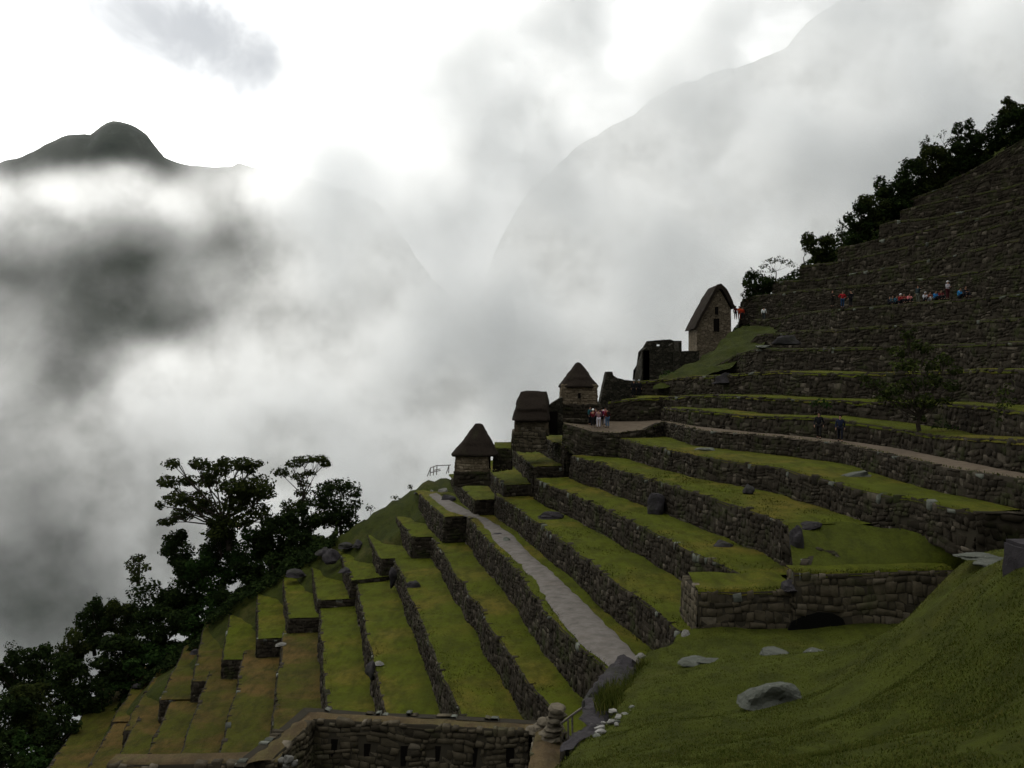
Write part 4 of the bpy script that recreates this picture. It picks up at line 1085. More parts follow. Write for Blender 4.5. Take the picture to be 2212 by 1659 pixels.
M_EARTH = grass_mat('wall_top_earth', (.085, .072, .028), (.10, .068, .036), (.05, .036, .02), (.4, .6), .8, .5)
V = []; nn = 40
for i in range(nn+1):
    for j in range(7):
        p = L0.lerp(L1, i/nn).lerp(O0.lerp(O1, i/nn), j/6); V.append((p.x, p.y, zr-.02+.10*math.sin(j/6*math.pi)+.05*mnoise.noise(p*1.2)))
o = mesh_obj('wall_top', V, grid_faces(nn+1, 7), M_EARTH, smooth=True); adopt(o, ru)
V = []
for i in range(nn+1):
    for j in range(7):
        p = L0.lerp(Lf, i/nn).lerp(O0.lerp(Of, i/nn), j/6); V.append((p.x, p.y, zr-.02+.10*math.sin(j/6*math.pi)+.05*mnoise.noise(p*1.2)))
o = mesh_obj('wall_top', V, grid_faces(nn+1, 7), M_EARTH, smooth=True); adopt(o, ru)
# right wall running towards the viewer, earthy top
R0, R1 = atz(1160, 1570, zr), at(1136, 1680, 38.8)
Q0, Q1 = atz(1213, 1584, zr), at(1206, 1680, 38.4)
V = []
for i in range(nn+1):
    for j in range(7):
        p = R0.lerp(R1, i/nn).lerp(Q0.lerp(Q1, i/nn), j/6); V.append((p.x, p.y, p.z+.14*math.sin(j/6*math.pi)+.09*mnoise.noise(p*1.6)))
o = mesh_obj('wall_top', V, grid_faces(nn+1, 7), M_EARTH, smooth=True); adopt(o, ru)
rw = stone_wall('side_wall', wobble([R1, R1+Vector((.01, .01, 0)), R0][::-1], .05, 8, 1.0), 3.4, M_STONE2, .42, .24, seed=523, rough=1.4, batter=0, cap=.12); adopt(rw, ru)
fw = stone_wall('front_wall', wobble([at(230, 1652, 41.2), at(420, 1650, 40.8), at(600, 1646, 40.5)], .05, 9, 1.0), 2.5, M_STONE2, .4, .24, seed=524, rough=1.4, cap=.12)
tag(fw, 'wall top with pale stones showing as a thin strip along the bottom edge, left of the ruin with niches', 'stone wall')
o = sheet('wall_top', [at(230, 1652, 41.2), at(420, 1650, 40.8), at(600, 1646, 40.5)], 1.0, M_EARTH, direction=Vector((0, 1, 0)), kind=None); adopt(o, fw)
for i, (px, py, r) in enumerate([(608, 1643, .2), (622, 1640, .27), (637, 1648, .2), (618, 1653, .22)]):
    rock('rubble_stone', at(px, py, 40.6), (r*.85, r*.7, r*.7), M_CAP, 130+i, ['leftmost', 'topmost', 'rightmost', 'lowest'][i]+' of four round pale stones heaped on the wall corner at the bottom edge', 'rock', 'rubble stones')
# stacked pillar
sp_ = empty('stone_pillar', at(1196, 1600, 43.6)); tag(sp_, 'rough pillar of stacked stones at the right end of the ruin with niches', 'stone pillar')
rnd = random.Random(8)
zz = at(0, 1622, 42.4).z
for i in range(9):
    h = rnd.uniform(.22, .32); w_ = .56-.012*i+rnd.uniform(-.08, .08)
    px = 1188+i*1.9+rnd.uniform(-3, 3)
    rock('stone', Vector((at(px, 0, 42.4).x, 42.4+rnd.uniform(-.1, .1), zz+h*.5)), (w_, .5, h*.72), M_STONE2, 140+i, None, parent=sp_, rough=.15, angular=1, detail=2); zz += h*.84
for i, (px, py) in enumerate([(1165, 1572), (1180, 1560), (1170, 1588), (1152, 1580)]):
    rock('stone', at(px, py, 43.9), (.42, .4, .24), M_STONE2, 150+i, None, parent=sp_, rough=.15, angular=1, detail=2)
# handrail by the outcrop
hr = empty('handrail', at(1228, 1590, 42)); tag(hr, 'metal handrail sloping up from the stacked stone pillar to the rock outcrop', 'handrail')
bm = bmesh.new(); tube(bm, [at(1212, 1563, 42.0), at(1233, 1547, 41.2), at(1262, 1526, 40.0)], .05); bm_obj('rail', bm, M_WOOD, hr)
for px, y0, y1, dd in ((1236, 1546, 1592, 41.5), (1227, 1554, 1600, 42)):
    bm = bmesh.new(); tube(bm, [at(px, y0, dd), at(px+1, y1+14, dd)], .045); bm_obj('post', bm, M_WOOD, hr)
# wooden railing left of the lowest house
rl = empty('railing', at(945, 1023, 96)); tag(rl, 'small wooden railing against the cloud, left of the lowest thatched house', 'railing')
dd = 96
for (x0, y0, x1, y1) in ((923, 1024, 930, 1011), (929, 1023, 930, 1010), (936, 1022, 937, 1009), (943, 1021, 944, 1005), (964, 1018, 970, 1005), (969, 1017, 970, 1004)):
    bm = bmesh.new(); tube(bm, [at(x0, y0+5, dd), at(x1, y1, dd)], .045); bm_obj('post', bm, M_WOOD, rl)
for (x0, y0, x1, y1) in ((929, 1011, 945, 1005), (943, 1006, 974, 1004.5), (930, 1021, 952, 1016), (937, 1016, 951, 1013)):
    bm = bmesh.new(); tube(bm, [at(x0, y0, dd), at(x1, y1, dd)], .04); bm_obj('rail', bm, M_WOOD, rl)
# ------------------------------------------------------------------ vegetation
def leaf_mesh(name, clumps, dens, size, mat, seed, parent, hollow=.55, flat=.35, kind=None):
    rng = np.random.RandomState(seed); VV = []; 
    for c, r in clumps:
        r = np.array(r, float); area = 4*math.pi*((r[0]*r[1]+r[0]*r[2]+r[1]*r[2])/3)
        n = max(12, int(area*dens))
        u = rng.normal(size=(n, 3)); u /= np.linalg.norm(u, axis=1)[:, None]
        u[:, 2] = np.where(u[:, 2] < 0, u[:, 2]*.75, u[:, 2])
        ph = rng.rand(3)*9
        lump = 1+.22*np.sin(u[:, 0]*4+ph[0])*np.sin(u[:, 1]*5+ph[1])*np.sin(u[:, 2]*4+ph[2])*2
        rad = (hollow+(1-hollow)*rng.rand(n)**.45)*lump
        far_ = rng.rand(n) < .06; rad = np.where(far_, rad*1.18, rad)
        p = np.array(tuple(c))+u*r*rad[:, None]
        nr = u/r; nr /= np.linalg.norm(nr, axis=1)[:, None]
        nr = nr*.6+rng.normal(size=(n, 3))*.55; nr[:, 2] += .35; nr /= np.linalg.norm(nr, axis=1)[:, None]
        a = np.cross(nr, rng.normal(size=(n, 3))); a /= np.linalg.norm(a, axis=1)[:, None]; b = np.cross(nr, a)
        s = size*rng.uniform(.55, 1.35, n)[:, None]
        q = np.stack([p-a*s, p+b*s*.55+nr*s*.12, p+a*s, p-b*s*.55+nr*s*.12], 1)
        VV.append(q.reshape(-1, 3))
    V = np.concatenate(VV); Fq = np.arange(len(V)).reshape(-1, 4)
    o = mesh_obj(name, V, Fq, mat); adopt(o, parent); return o
def branches(base, clumps, r0, seed, parent, fork=.35, twig=0, lean=(0, 0, 0)):
    bm = bmesh.new(); rnd = random.Random(seed)
    cen = sum((Vector(tuple(c)) for c, r in clumps), Vector())/len(clumps)
    top = base.lerp(cen, fork)+Vector(lean)
    pts = [base-Vector((0, 0, .6)), base.lerp(top, .5)+Vector((rnd.uniform(-.2, .2), 0, 0)), top]
    tube(bm, pts, [r0*1.25, r0, r0*.8], 7)
    for c, r in clumps:
        c = Vector(tuple(c)); s0 = base.lerp(top, rnd.uniform(.7, 1.0)); L = (c-s0).length
        m1 = s0.lerp(c, .35)+Vector((rnd.uniform(-.12, .12)*L, rnd.uniform(-.1, .1)*L, -.06*L)); m2 = s0.lerp(c, .7)+Vector((rnd.uniform(-.07, .07)*L, 0, rnd.uniform(-.02, .06)*L))
        rb = r0*.42; tube(bm, [s0, m1, m2, c], [rb, rb*.7, rb*.5, rb*.25], 5)
        for _ in range(3+twig):
            e = c+Vector((rnd.uniform(-1, 1)*r[0], rnd.uniform(-1, 1)*r[1], rnd.uniform(-.3, 1)*r[2]))*(1.0 if twig else .8)
            tube(bm, [m2, m2.lerp(e, .5)+Vector((0, 0, .08*L)), e], [rb*.3, rb*.2, rb*.08], 4)
    return bm_obj('trunk', bm, M_BARK, parent)
def tree(name, base_px, d, cl, r0, mat, seed, label, cat, group, dens=9, size=.24, fork=.4, twig=0, hollow=.55, depth=1.0):
    """cl: clumps (px, py, rx, rz in px, optional depth offset in m)"""
    base = at(base_px[0], base_px[1], d); root = empty(name, base); tag(root, label, cat, group)
    rnd = random.Random(seed); k = d/F; clumps = []
    for q in cl:
        px, py, rx, rz = q[:4]; dy = q[4] if len(q) > 4 else rnd.uniform(-1.2, 1.2)*depth
        clumps.append((at(px, py, d+dy), (rx*k, max(rx, rz)*k*.85*depth, rz*k)))
    branches(base, clumps, r0, seed, root, fork, twig)
    leaf_mesh('crown', clumps, dens, size, mat, seed, root, hollow)
    return root
FG = 'trees of the dark forest left of the terraces'
# three landmark trees
tree('broadleaf_tree', (497, 1178), 118, [(372, 1003, 18, 12), (362, 1042, 22, 15), (405, 1040, 22, 14), (432, 1003, 24, 14), (468, 1018, 30, 20), (487, 1000, 22, 12), (524, 1003, 22, 16), (540, 1010, 18, 18), (560, 1003, 12, 8),
      (450, 1040, 24, 16), (505, 1052, 34, 20), (555, 1050, 34, 24), (575, 1068, 20, 14), (530, 1072, 38, 22), (425, 1082, 34, 22), (385, 1078, 26, 18), (445, 1100, 26, 18), (395, 1112, 28, 16), (360, 1075, 9, 6), (345, 1092, 9, 10), (362, 1128, 22, 9), (505, 1092, 32, 22),
      (560, 1105, 26, 20), (520, 1125, 30, 20), (470, 1128, 24, 16), (480, 1150, 34, 22), (575, 1128, 14, 12)], .34, M_LEAF2, 11,
     'big spreading tree with clumped airy crown, tallest against the cloud on the left', 'tree', FG, dens=22, size=.21, fork=.55, twig=2, hollow=.35, depth=1.3)
tree('umbrella_tree', (655, 1130), 121, [(608, 1020, 22, 12), (635, 1003, 22, 10), (660, 993, 26, 9), (690, 993, 24, 10), (703, 1003, 14, 9), (645, 1030, 18, 10), (668, 1022, 14, 8), (655, 1045, 14, 10), (650, 1065, 16, 10), (658, 1085, 18, 12), (645, 1100, 18, 12)], .18, M_LEAF2, 12,
     'thin tree with a flat umbrella-shaped top, right of the big spreading tree', 'tree', FG, dens=22, size=.19, fork=.7, twig=3, hollow=.3)
tree('broadleaf_tree', (740, 1160), 119, [(700, 1060, 26, 18), (728, 1050, 30, 16), (758, 1062, 24, 20), (768, 1090, 14, 16), (715, 1085, 32, 22), (690, 1085, 24, 20), (745, 1105, 28, 20), (720, 1120, 34, 22), (762, 1125, 16, 14), (700, 1120, 30, 24), (745, 1140, 24, 16)], .22, M_LEAF, 13,
     'round dark tree nearest the grassy ridge, right of the umbrella-topped tree', 'tree', FG, dens=22, size=.2, fork=.5, twig=2, hollow=.4)
forest = [  # px, py (centre), rx, rz, d, mat, label
 (30, 1452, 48, 46, 113, 0, 'dark bushy tree at the left edge of the photo, half way up the forest slope'),
 (92, 1432, 50, 42, 112, 0, 'dark broad tree second from the left edge along the forest skyline'),
 (150, 1400, 46, 44, 113, 1, 'olive-topped tree on the forest skyline left of the tall dark one'),
 (205, 1345, 40, 52, 116, 0, 'tall dark rounded tree standing out on the lower forest skyline'),
 (258, 1340, 44, 46, 116, 1, 'olive tree on the skyline just right of the tall dark rounded one'),
 (300, 1225, 34, 26, 119, 1, 'small airy tree poking out of the forest skyline with thin stem'),
 (318, 1300, 56, 50, 117, 0, 'wide dark tree under the small airy skyline tree'),
 (392, 1190, 42, 44, 121, 0, 'dark tree directly below the left side of the big spreading tree'),
 (400, 1272, 58, 56, 117, 0, 'deep dark tree mass in the middle of the forest slope'),
 (470, 1180, 48, 46, 119.5, 0, 'very dark tree around the foot of the big spreading tree'),
 (455, 1245, 58, 50, 117, 2, 'greener leafy tree below the very dark one at the big tree foot'),
 (535, 1185, 54, 50, 118.5, 2, 'green dense bush with highlights right of the big tree trunk'),
 (545, 1240, 44, 34, 115.5, 0, 'dark bush directly above the topmost lit terrace ends'),
 (600, 1160, 56, 56, 118, 0, 'dark rounded tree between the big tree and the umbrella tree'),
 (625, 1092, 24, 20, 123, 1, 'small pale hazy tree top just left of the umbrella tree stem'),
 (650, 1135, 46, 44, 119, 0, 'dark bush at the foot of the umbrella tree'),
 (648, 1185, 44, 34, 116, 0, 'black-green bush touching the terraces below the umbrella tree'),
 (350, 1350, 66, 46, 113, 0, 'broad dark tree above the ivy-green bank, centre left'),
 (255, 1415, 66, 50, 111, 0, 'broad dark tree at left centre, below the skyline pair'),
 (165, 1472, 62, 54, 108, 0, 'dark tree below the olive-topped skyline tree'),
 (75, 1520, 66, 60, 105, 1, 'olive brown tree near the left edge, lower slope'),
 (15, 1560, 56, 60, 102, 0, 'dark tree cut by the left edge near the bottom'),
 (120, 1585, 58, 54, 101, 0, 'dark tree beside the outermost terrace edge at the bottom left'),
 (440, 1335, 52, 30, 112.5, 2, 'ivy-green bush along the terrace ends, upper of the green bank'),
 (345, 1410, 54, 30, 111, 2, 'ivy-green bush along the terrace ends, middle of the green bank'),
 (270, 1452, 46, 28, 110, 2, 'ivy-green bush along the terrace ends, lower of the green bank'),
 (500, 1290, 36, 26, 114, 0, 'small dark bush between the green bank and the highest lit terrace end'),
 (205, 1510, 44, 44, 107, 0, 'dark bush hugging the corner of the outermost terrace'),
 (595, 1222, 34, 24, 113.5, 0, 'low black-green bush at the far end of the third lit terrace block'),
 (640, 1200, 34, 24, 113.5, 0, 'low black-green bush beside the pointed grey rock'),
 (690, 1172, 34, 22, 114, 0, 'low dark bush just left of the dark boulders at the forest edge'),
 (60, 1630, 64, 48, 98, 2, 'greenish tree at the bottom left corner'),
 (10, 1655, 50, 44, 95, 0, 'darkest tree in the bottom left corner'),
]
mats = [M_LEAF, M_LEAF2, M_LEAF3]
for i, (px, py, rx, rz, d, mt, lab) in enumerate(forest):
    rnd = random.Random(i+200); cl = [(px, py+rz*.15, rx*.62, rz*.62, 0)]
    for k in range(9):
        a = rnd.uniform(0, 2*math.pi); q = rnd.uniform(.45, .85)
        cl.append((px+math.cos(a)*rx*q, py-math.sin(a)*rz*q, rx*rnd.uniform(.24, .42), rz*rnd.uniform(.24, .40), rnd.uniform(-2.6, 1.2)))
    for k in range(3): cl.append((px+rnd.uniform(-.6, .6)*rx, py+rz*rnd.uniform(.8, 1.15), rx*.42, rz*.34, rnd.uniform(-2.5, 0)))
    airy = 'airy' in lab or 'hazy' in lab
    tree('tree' if mt != 2 else 'bush', (px, py+rz*1.15), d, cl, .2, mats[mt], i+300, lab, 'tree' if mt != 2 else 'bush', FG, dens=34 if not airy else 10, size=.20, hollow=.6 if not airy else .3, twig=1 if airy else 0)
for i, (px, py, d, w_, h_, lab) in enumerate([(818, 1112, 112, 16, 6, 'small grey rock on the grassy ridge below the spiky shrub'), (865, 1092, 112, 14, 5, 'small flat stone high on the grassy ridge'), (900, 1066, 112, 12, 5, 'tiny stone on the ridge below the railing'), (840, 1135, 110, 12, 5, 'tiny stone on the ridge turf beside a far wall end')]):
    px_rock(px, py, d, w_, h_, .4, M_ROCK, 170+i, lab)
# little skyline plant at the far left
tree('sapling', (40, 1425), 114, [(22, 1393, 12, 8), (18, 1406, 9, 6), (40, 1402, 8, 6), (52, 1408, 10, 7), (30, 1412, 8, 5)], .05, M_LEAF, 777, 'small sapling with separate leaf clumps on the skyline at the left edge', 'sapling', None, dens=9, size=.17, twig=2)
# ridge bushes up the right-hand skyline
RG = 'bushes along the right-hand skyline above the terraces'
ridge = [
 (1640, 608, 34, 34, 129.5, 0, 'dark bush right of the tall gabled house'), (1676, 572, 38, 19, 130, 1, 'flat-topped spreading ridge tree with see-through branches above the bush by the gabled house'),
 (1768, 530, 40, 32, 130, 1, 'olive bush alone in the first gap of the ridge'), (1738, 528, 14, 20, 131, 1, 'thin pale twiggy shrub at the left of the olive ridge bush'),
 (1818, 498, 15, 26, 129, 0, 'narrow upright dark shrub between the olive bush and the long thicket'),
 (1852, 474, 36, 38, 129.5, 0, 'dark bush at the lower end of the long ridge thicket'), (1890, 440, 42, 44, 130, 1, 'olive dark bush second up the long ridge thicket'),
 (1930, 412, 44, 46, 130, 0, 'dark dense bush third up the long ridge thicket'), (1972, 384, 46, 44, 129.5, 0, 'dark dense bush fourth up the long ridge thicket'),
 (2018, 352, 46, 42, 129, 1, 'olive bush under the bare twigs on the ridge'), (2040, 298, 24, 24, 131, 3, 'almost bare twiggy shrub standing pale above the ridge thicket'),
 (1998, 305, 12, 16, 131, 1, 'tiny thin shrub left of the bare twiggy shrub'),
 (2085, 305, 30, 42, 128, 0, 'upright dark tree with square top on the ridge'), (2078, 350, 40, 34, 127, 0, 'dark bush below the square-topped ridge tree'), (2130, 318, 38, 40, 126.5, 0, 'dark bush between the two tallest ridge trees'),
 (2178, 285, 42, 52, 125, 0, 'massive dark tree near the right edge of the ridge'), (2182, 232, 26, 20, 125.5, 1, 'topmost tree crown on the ridge at the right edge'), (2216, 262, 30, 50, 124, 0, 'dark tree cut by the right edge on the ridge'),
 (1610, 640, 10, 14, 131, 1, 'tiny twiggy shrub touching the sky right of the gabled house'),
]
for i, (px, py, rx, rz, d, mt, lab) in enumerate(ridge):
    rnd = random.Random(i+600); cl = [(px, py+rz*.15, rx*.6, rz*.6, 0)] if mt != 3 else []
    small = rx < 18 or mt == 3 or 'flat-topped' in lab
    for k in range(9 if not small else 7):
        a = rnd.uniform(0, 2*math.pi); q = rnd.uniform(.45, .85)
        cl.append((px+math.cos(a)*rx*q, py-math.sin(a)*rz*q, rx*rnd.uniform(.24, .40), rz*rnd.uniform(.24, .38), rnd.uniform(-2.0, 1.2)))
    if not small:
        for k in range(4): cl.append((px+rnd.uniform(-.5, 1.0)*rx, py+rz*rnd.uniform(.7, 1.3), rx*.40, rz*.34, rnd.uniform(-1.6, .5)))
    if 'flat-topped' in lab: cl = [(1650, 575, 12, 7), (1662, 565, 14, 7), (1678, 560, 15, 6), (1695, 565, 14, 7), (1710, 572, 11, 7), (1668, 585, 12, 8), (1640, 590, 12, 9)]
    tree('shrub' if small else 'ridge_bush', (px, py+rz*1.1+(14 if small and rx < 18 else 0)), d, cl, .12 if not small else .06, M_LEAF2 if mt in (1, 3) else M_LEAF, i+700, lab, 'bush', RG, dens=34 if not small else (2.0 if mt == 3 else 9), size=.19 if not small else .15, hollow=.6 if not small else .3, twig=3 if small else 0)
# tree growing on the terraces
tree('terrace_tree', (1990, 938), 59.5, [(1962, 722, 16, 14), (1975, 745, 24, 16), (1940, 762, 22, 14), (2000, 752, 18, 14), (1955, 790, 30, 16), (2010, 790, 24, 16), (2040, 778, 20, 16), (2062, 800, 18, 12), (1890, 830, 26, 12), (1868, 818, 14, 10), (1925, 845, 28, 16), (1965, 830, 26, 20), (2015, 825, 30, 18), (2055, 835, 22, 14), (1950, 872, 26, 14), (2000, 868, 28, 18), (2040, 865, 18, 12), (1905, 862, 18, 10), (1985, 900, 16, 12)],
     .13, M_LEAF2, 21, 'slender dark tree growing on the terrace in front of the upper walls at right', 'tree', None, dens=28, size=.14, fork=.35, twig=3, hollow=.3, depth=1.1)
tree('shrub', (2160, 935), 55, [(2150, 850, 16, 14), (2175, 840, 18, 16), (2165, 870, 22, 16), (2185, 870, 14, 14), (2165, 900, 22, 18), (2190, 900, 14, 16)], .05, M_LEAF2, 22, 'yellowish olive shrub on the terrace right of the slender tree', 'shrub', None, dens=14, size=.11, twig=2, hollow=.4)
tree('shrub', (1768, 896), 70.5, [(1755, 872, 12, 10), (1772, 866, 12, 9), (1785, 875, 12, 9)], .03, M_LEAF3, 23, 'small green shrub growing from the wall above the two walkers', 'shrub', None, dens=14, size=.12, hollow=.4)
tree('shrub', (2035, 940), 58.5, [(2030, 918, 18, 12), (2055, 922, 16, 10)], .03, M_LEAF, 24, 'low dark shrub right of the foot of the slender terrace tree', 'shrub', None, dens=14, size=.12, hollow=.4)
tree('shrub', (1472, 742+70), 104, [(1435, 808, 12, 6), (1450, 803, 10, 5)], .03, M_LEAF3, 26, 'small green shrub at the foot of the ruined tower', 'shrub', None, dens=12, size=.13, hollow=.4)
for i, (px, py, rx, rz, d, lab) in enumerate([(800, 1098, 12, 10, 115, 'small spiky shrub on the grassy ridge right of the round dark tree'), (855, 1075, 12, 7, 115, 'low shrub on the ridge line half way to the railing'), (887, 1052, 8, 7, 115, 'tiny shrub on the ridge line near the railing'), (788, 1128, 8, 7, 113, 'dark little bush at the right foot of the round dark tree')]):
    tree('shrub', (px, py+rz), d, [(px-rx*.4, py, rx*.6, rz*.7), (px+rx*.4, py+2, rx*.6, rz*.6), (px, py-rz*.3, rx*.5, rz*.6)], .03, M_LEAF2, 800+i, lab, 'shrub', None, dens=10, size=.14, hollow=.4)

# ---- undergrowth covering the steep ground between and below the forest trees
rng = np.random.RandomState(77)
def ground_cover(n, s0, s1, t0, t1, seed, test):
    S = rng.uniform(s0, s1, n); TT = rng.uniform(t0, t1, n); k = test(S, TT); S = S[k]; TT = TT[k]
    hh = (fbm(S/3, TT/3, seed, 3)*.9+.9); Z = hill_z(S, TT)+hh*rng.rand(len(S))**.5+.05
    return np.stack([S*N.x+TT*T.x, S*N.y+TT*T.y, Z], 1)
C = np.concatenate([ground_cover(75000, -75, 2, 109.5, 132, 51, lambda S, TT: TT > 110.8+fbm(S/4, S*0, 9, 2)*1.2), ground_cover(50000, -75, -24.2, 50, 113, 52, lambda S, TT: S < -25.2+fbm(TT/5, TT*0, 19, 2)*1.0),
                    ground_cover(22000, 52, 95, 127, 140, 53, lambda S, TT: TT > 127.5+(S-55)*.02)])
n = len(C); nr = rng.normal(size=(n, 3)); nr[:, 2] = abs(nr[:, 2])+.5; nr /= np.linalg.norm(nr, axis=1)[:, None]
a = np.cross(nr, rng.normal(size=(n, 3))); a /= np.linalg.norm(a, axis=1)[:, None]; b = np.cross(nr, a); sz = .24*rng.uniform(.5, 1.4, n)[:, None]
V = np.stack([C-a*sz, C+b*sz*.55, C+a*sz, C-b*sz*.55], 1).reshape(-1, 3)
o = mesh_obj('undergrowth', V, np.arange(len(V)).reshape(-1, 4), M_LEAF); tag(o, 'dark leafy undergrowth on the steep ground beside the terraces', 'undergrowth', kind='stuff')

# ---- grass blades: verge tufts on the wall edges close by and over the lawn nearest the viewer
def blades(name, P, hgt, seed, mat, w=.012, lean=.5):
    rng = np.random.RandomState(seed); n = len(P)
    th = rng.uniform(0, 2*np.pi, n); h = hgt*rng.uniform(.5, 1.4, n)
    d = np.stack([np.cos(th), np.sin(th), np.zeros(n)], 1); s = np.stack([-np.sin(th), np.cos(th), np.zeros(n)], 1)
    ww = w*rng.uniform(.7, 1.5, n)[:, None]; up = np.array([0, 0, 1.0])
    l = (lean*rng.uniform(.2, 1.2, n)*h)[:, None]
    a, b = P-s*ww, P+s*ww; m1 = P+up*(h*.6)[:, None]+d*l*.35
    V = np.stack([a, b, m1+s*ww*.7, m1-s*ww*.7, P+up*(h*.95)[:, None]+d*l], 1).reshape(-1, 3)
    base = (np.arange(n)*5)[:, None]
    me = bpy.data.meshes.new(name); nq = n
    me.vertices.add(len(V)); me.vertices.foreach_set('co', V.astype(np.float32).ravel())
    q = base+np.array([[0, 1, 2, 3]]); t3 = base+np.array([[3, 2, 4]])
    loops = np.concatenate([q.ravel(), t3.ravel()]).astype(np.int32)
    me.loops.add(len(loops)); me.loops.foreach_set('vertex_index', loops)
    me.polygons.add(2*n); me.polygons.foreach_set('loop_start', np.concatenate([np.arange(n)*4, n*4+np.arange(n)*3]).astype(np.int32))
    me.update(calc_edges=True); me.materials.append(mat)
    o = bpy.data.objects.new(name, me); COL.objects.link(o); return o
M_BLADE = leaf_mat('grass_blades', (.022, .029, .004), (.042, .053, .008), (.080, .070, .018))
rng = np.random.RandomState(4)
def lawn_pts(n, y0, y1, pw=1.0):
    Y = y0+(y1-y0)*rng.rand(n)**pw; X = rng.uniform(-.02, .56, n)*Y
    bx = np.interp(Y, BN[:, 1], BN[:, 0]); bx = np.where(Y < BN[0, 1], BN[0, 0]-(BN[0, 1]-Y)*.10-.3, bx)
    k = X > bx-.15; X = X[k]; Y = Y[k]
    cl = fbm(X/1.1, Y/1.1, 33, 3)+.35*fbm(X/.3, Y/.3, 34, 2); k = cl > rng.uniform(-.5, .25, len(X)); X = X[k]; Y = Y[k]
    return np.stack([X, Y, lawn_z(X, Y)-.03+fbm(X/2.2, Y/2.2, 21, 4)*.13-.25*np.exp(-((X-Y*.37-1.6)/.9)**2)*np.clip((Y-12)/6, 0, 1)*np.clip((34-Y)/6, 0, 1)], 1)
g1 = blades('lawn_grass', np.concatenate([lawn_pts(150000, 9, 24), lawn_pts(110000, 24, 44)]), .065, 5, M_BLADE, .010, .9)
tag(g1, 'short rough grass of the foreground lawn', 'grass', kind='stuff')
P = []
for k in (3, 2, 1, 0, -1, -2, -3):
    z, pp = near[k]
    for p in resample([atz(px, py, z) for px, py in pp], .25):
        if p.y > 74: continue
        for _ in range(26):
            w_ = rng.uniform(.2, 3.4); x, y = p.x+N.x*w_+rng.uniform(-.2, .2), p.y+N.y*w_+rng.uniform(-.2, .2)
            if k == 0 and 1.0 < w_ < 2.9: continue
            if mnoise.noise(Vector((x*.7, y*.7, 3.0))) < rng.uniform(-.4, .35): continue
            P.append((x, y, z+.01))
g4 = blades('terrace_tufts', np.array(P), .085, 15, M_BLADE, .022, 1.0); tag(g4, 'short grass tufts on the nearer terraces', 'grass', kind='stuff')
# taller yellowish grass on the bank between the rim stones and the gravel path
bl = interp_line([(1345, 1520, 34.5), (1372, 1480, 38), (1410, 1450, 41), (1450, 1425, 43)], 60); P = []
for p in bl:
    for _ in range(70): P.append((p.x+rng.uniform(-1.0, .1), p.y+rng.uniform(-.6, .9), p.z-.25+rng.uniform(-.1, .1)))
g2 = blades('bank_grass', np.array(P), .34, 6, M_BLADE, .016, .8); tag(g2, 'longer yellowish grass hanging over the rock outcrop below the rim stones', 'grass', kind='stuff')
# ragged grass fringes along the terrace lips
P = []
for k, (z, pp) in near.items():
    if k < -5: continue
    q = resample([atz(px, py, z) for px, py in pp], .5)
    for p in q:
        if p.y > 78: continue
        for _ in range(5): P.append((p.x+rng.uniform(.05, .5), p.y+rng.uniform(-.3, .3), p.z-.02))
for q in (pts4, [Vector(v) for v in po]):
    for p in resample(q, .5):
        for _ in range(5): P.append((p.x+rng.uniform(.05, .4), p.y+rng.uniform(-.3, .3), p.z-.02))
for q in (wl, wr):
    for p in resample(q, .1):
        for _ in range(6): P.append((p.x+rng.uniform(-.05, .05), p.y+rng.uniform(0, .6), p.z+.0))
g3 = blades('edge_grass', np.array(P), .11, 7, M_BLADE, .02, 1.1); tag(g3, 'grass tufts along the terrace edges', 'grass', kind='stuff')
# ------------------------------------------------------------------ people
_cm = {}
def cloth(rgb):
    if rgb not in _cm:
        m, t, bs = new_mat('cloth', .85)
        c = t.mix(t.mapr(t.noise(geo_pos(t), 6, 3, .5), .3, .7, 0, .4), rgb, tuple(x*.55 for x in rgb)); t.put(bs.inputs['Base Color'], c); _cm[rgb] = m
    return _cm[rgb]
SKIN = cloth((.26, .15, .10)); HAIR = cloth((.014, .011, .009))
def skin_mesh(name, joints, edges, root, mat, parent, sub=2):
    me = bpy.data.meshes.new(name); names = list(joints)
    me.from_pydata([joints[k][0] for k in names], [(names.index(a), names.index(b)) for a, b in edges], [])
    o = bpy.data.objects.new(name, me); COL.objects.link(o)
    md = o.modifiers.new('s', 'SKIN'); md.use_smooth_shade = True
    lay = me.skin_vertices[0].data
    for i, k in enumerate(names): r = joints[k][1]; lay[i].radius = (r, r) if not isinstance(r, tuple) else r; lay[i].use_root = (k == root)
    s = o.modifiers.new('u', 'SUBSURF'); s.levels = sub; s.render_levels = sub
    dg = bpy.context.evaluated_depsgraph_get(); nm = bpy.data.meshes.new_from_object(o.evaluated_get(dg))
    o.modifiers.clear(); o.data = nm; bpy.data.meshes.remove(me); nm.materials.clear(); nm.materials.append(mat)
    nm.name = name
    o.parent = parent; return o
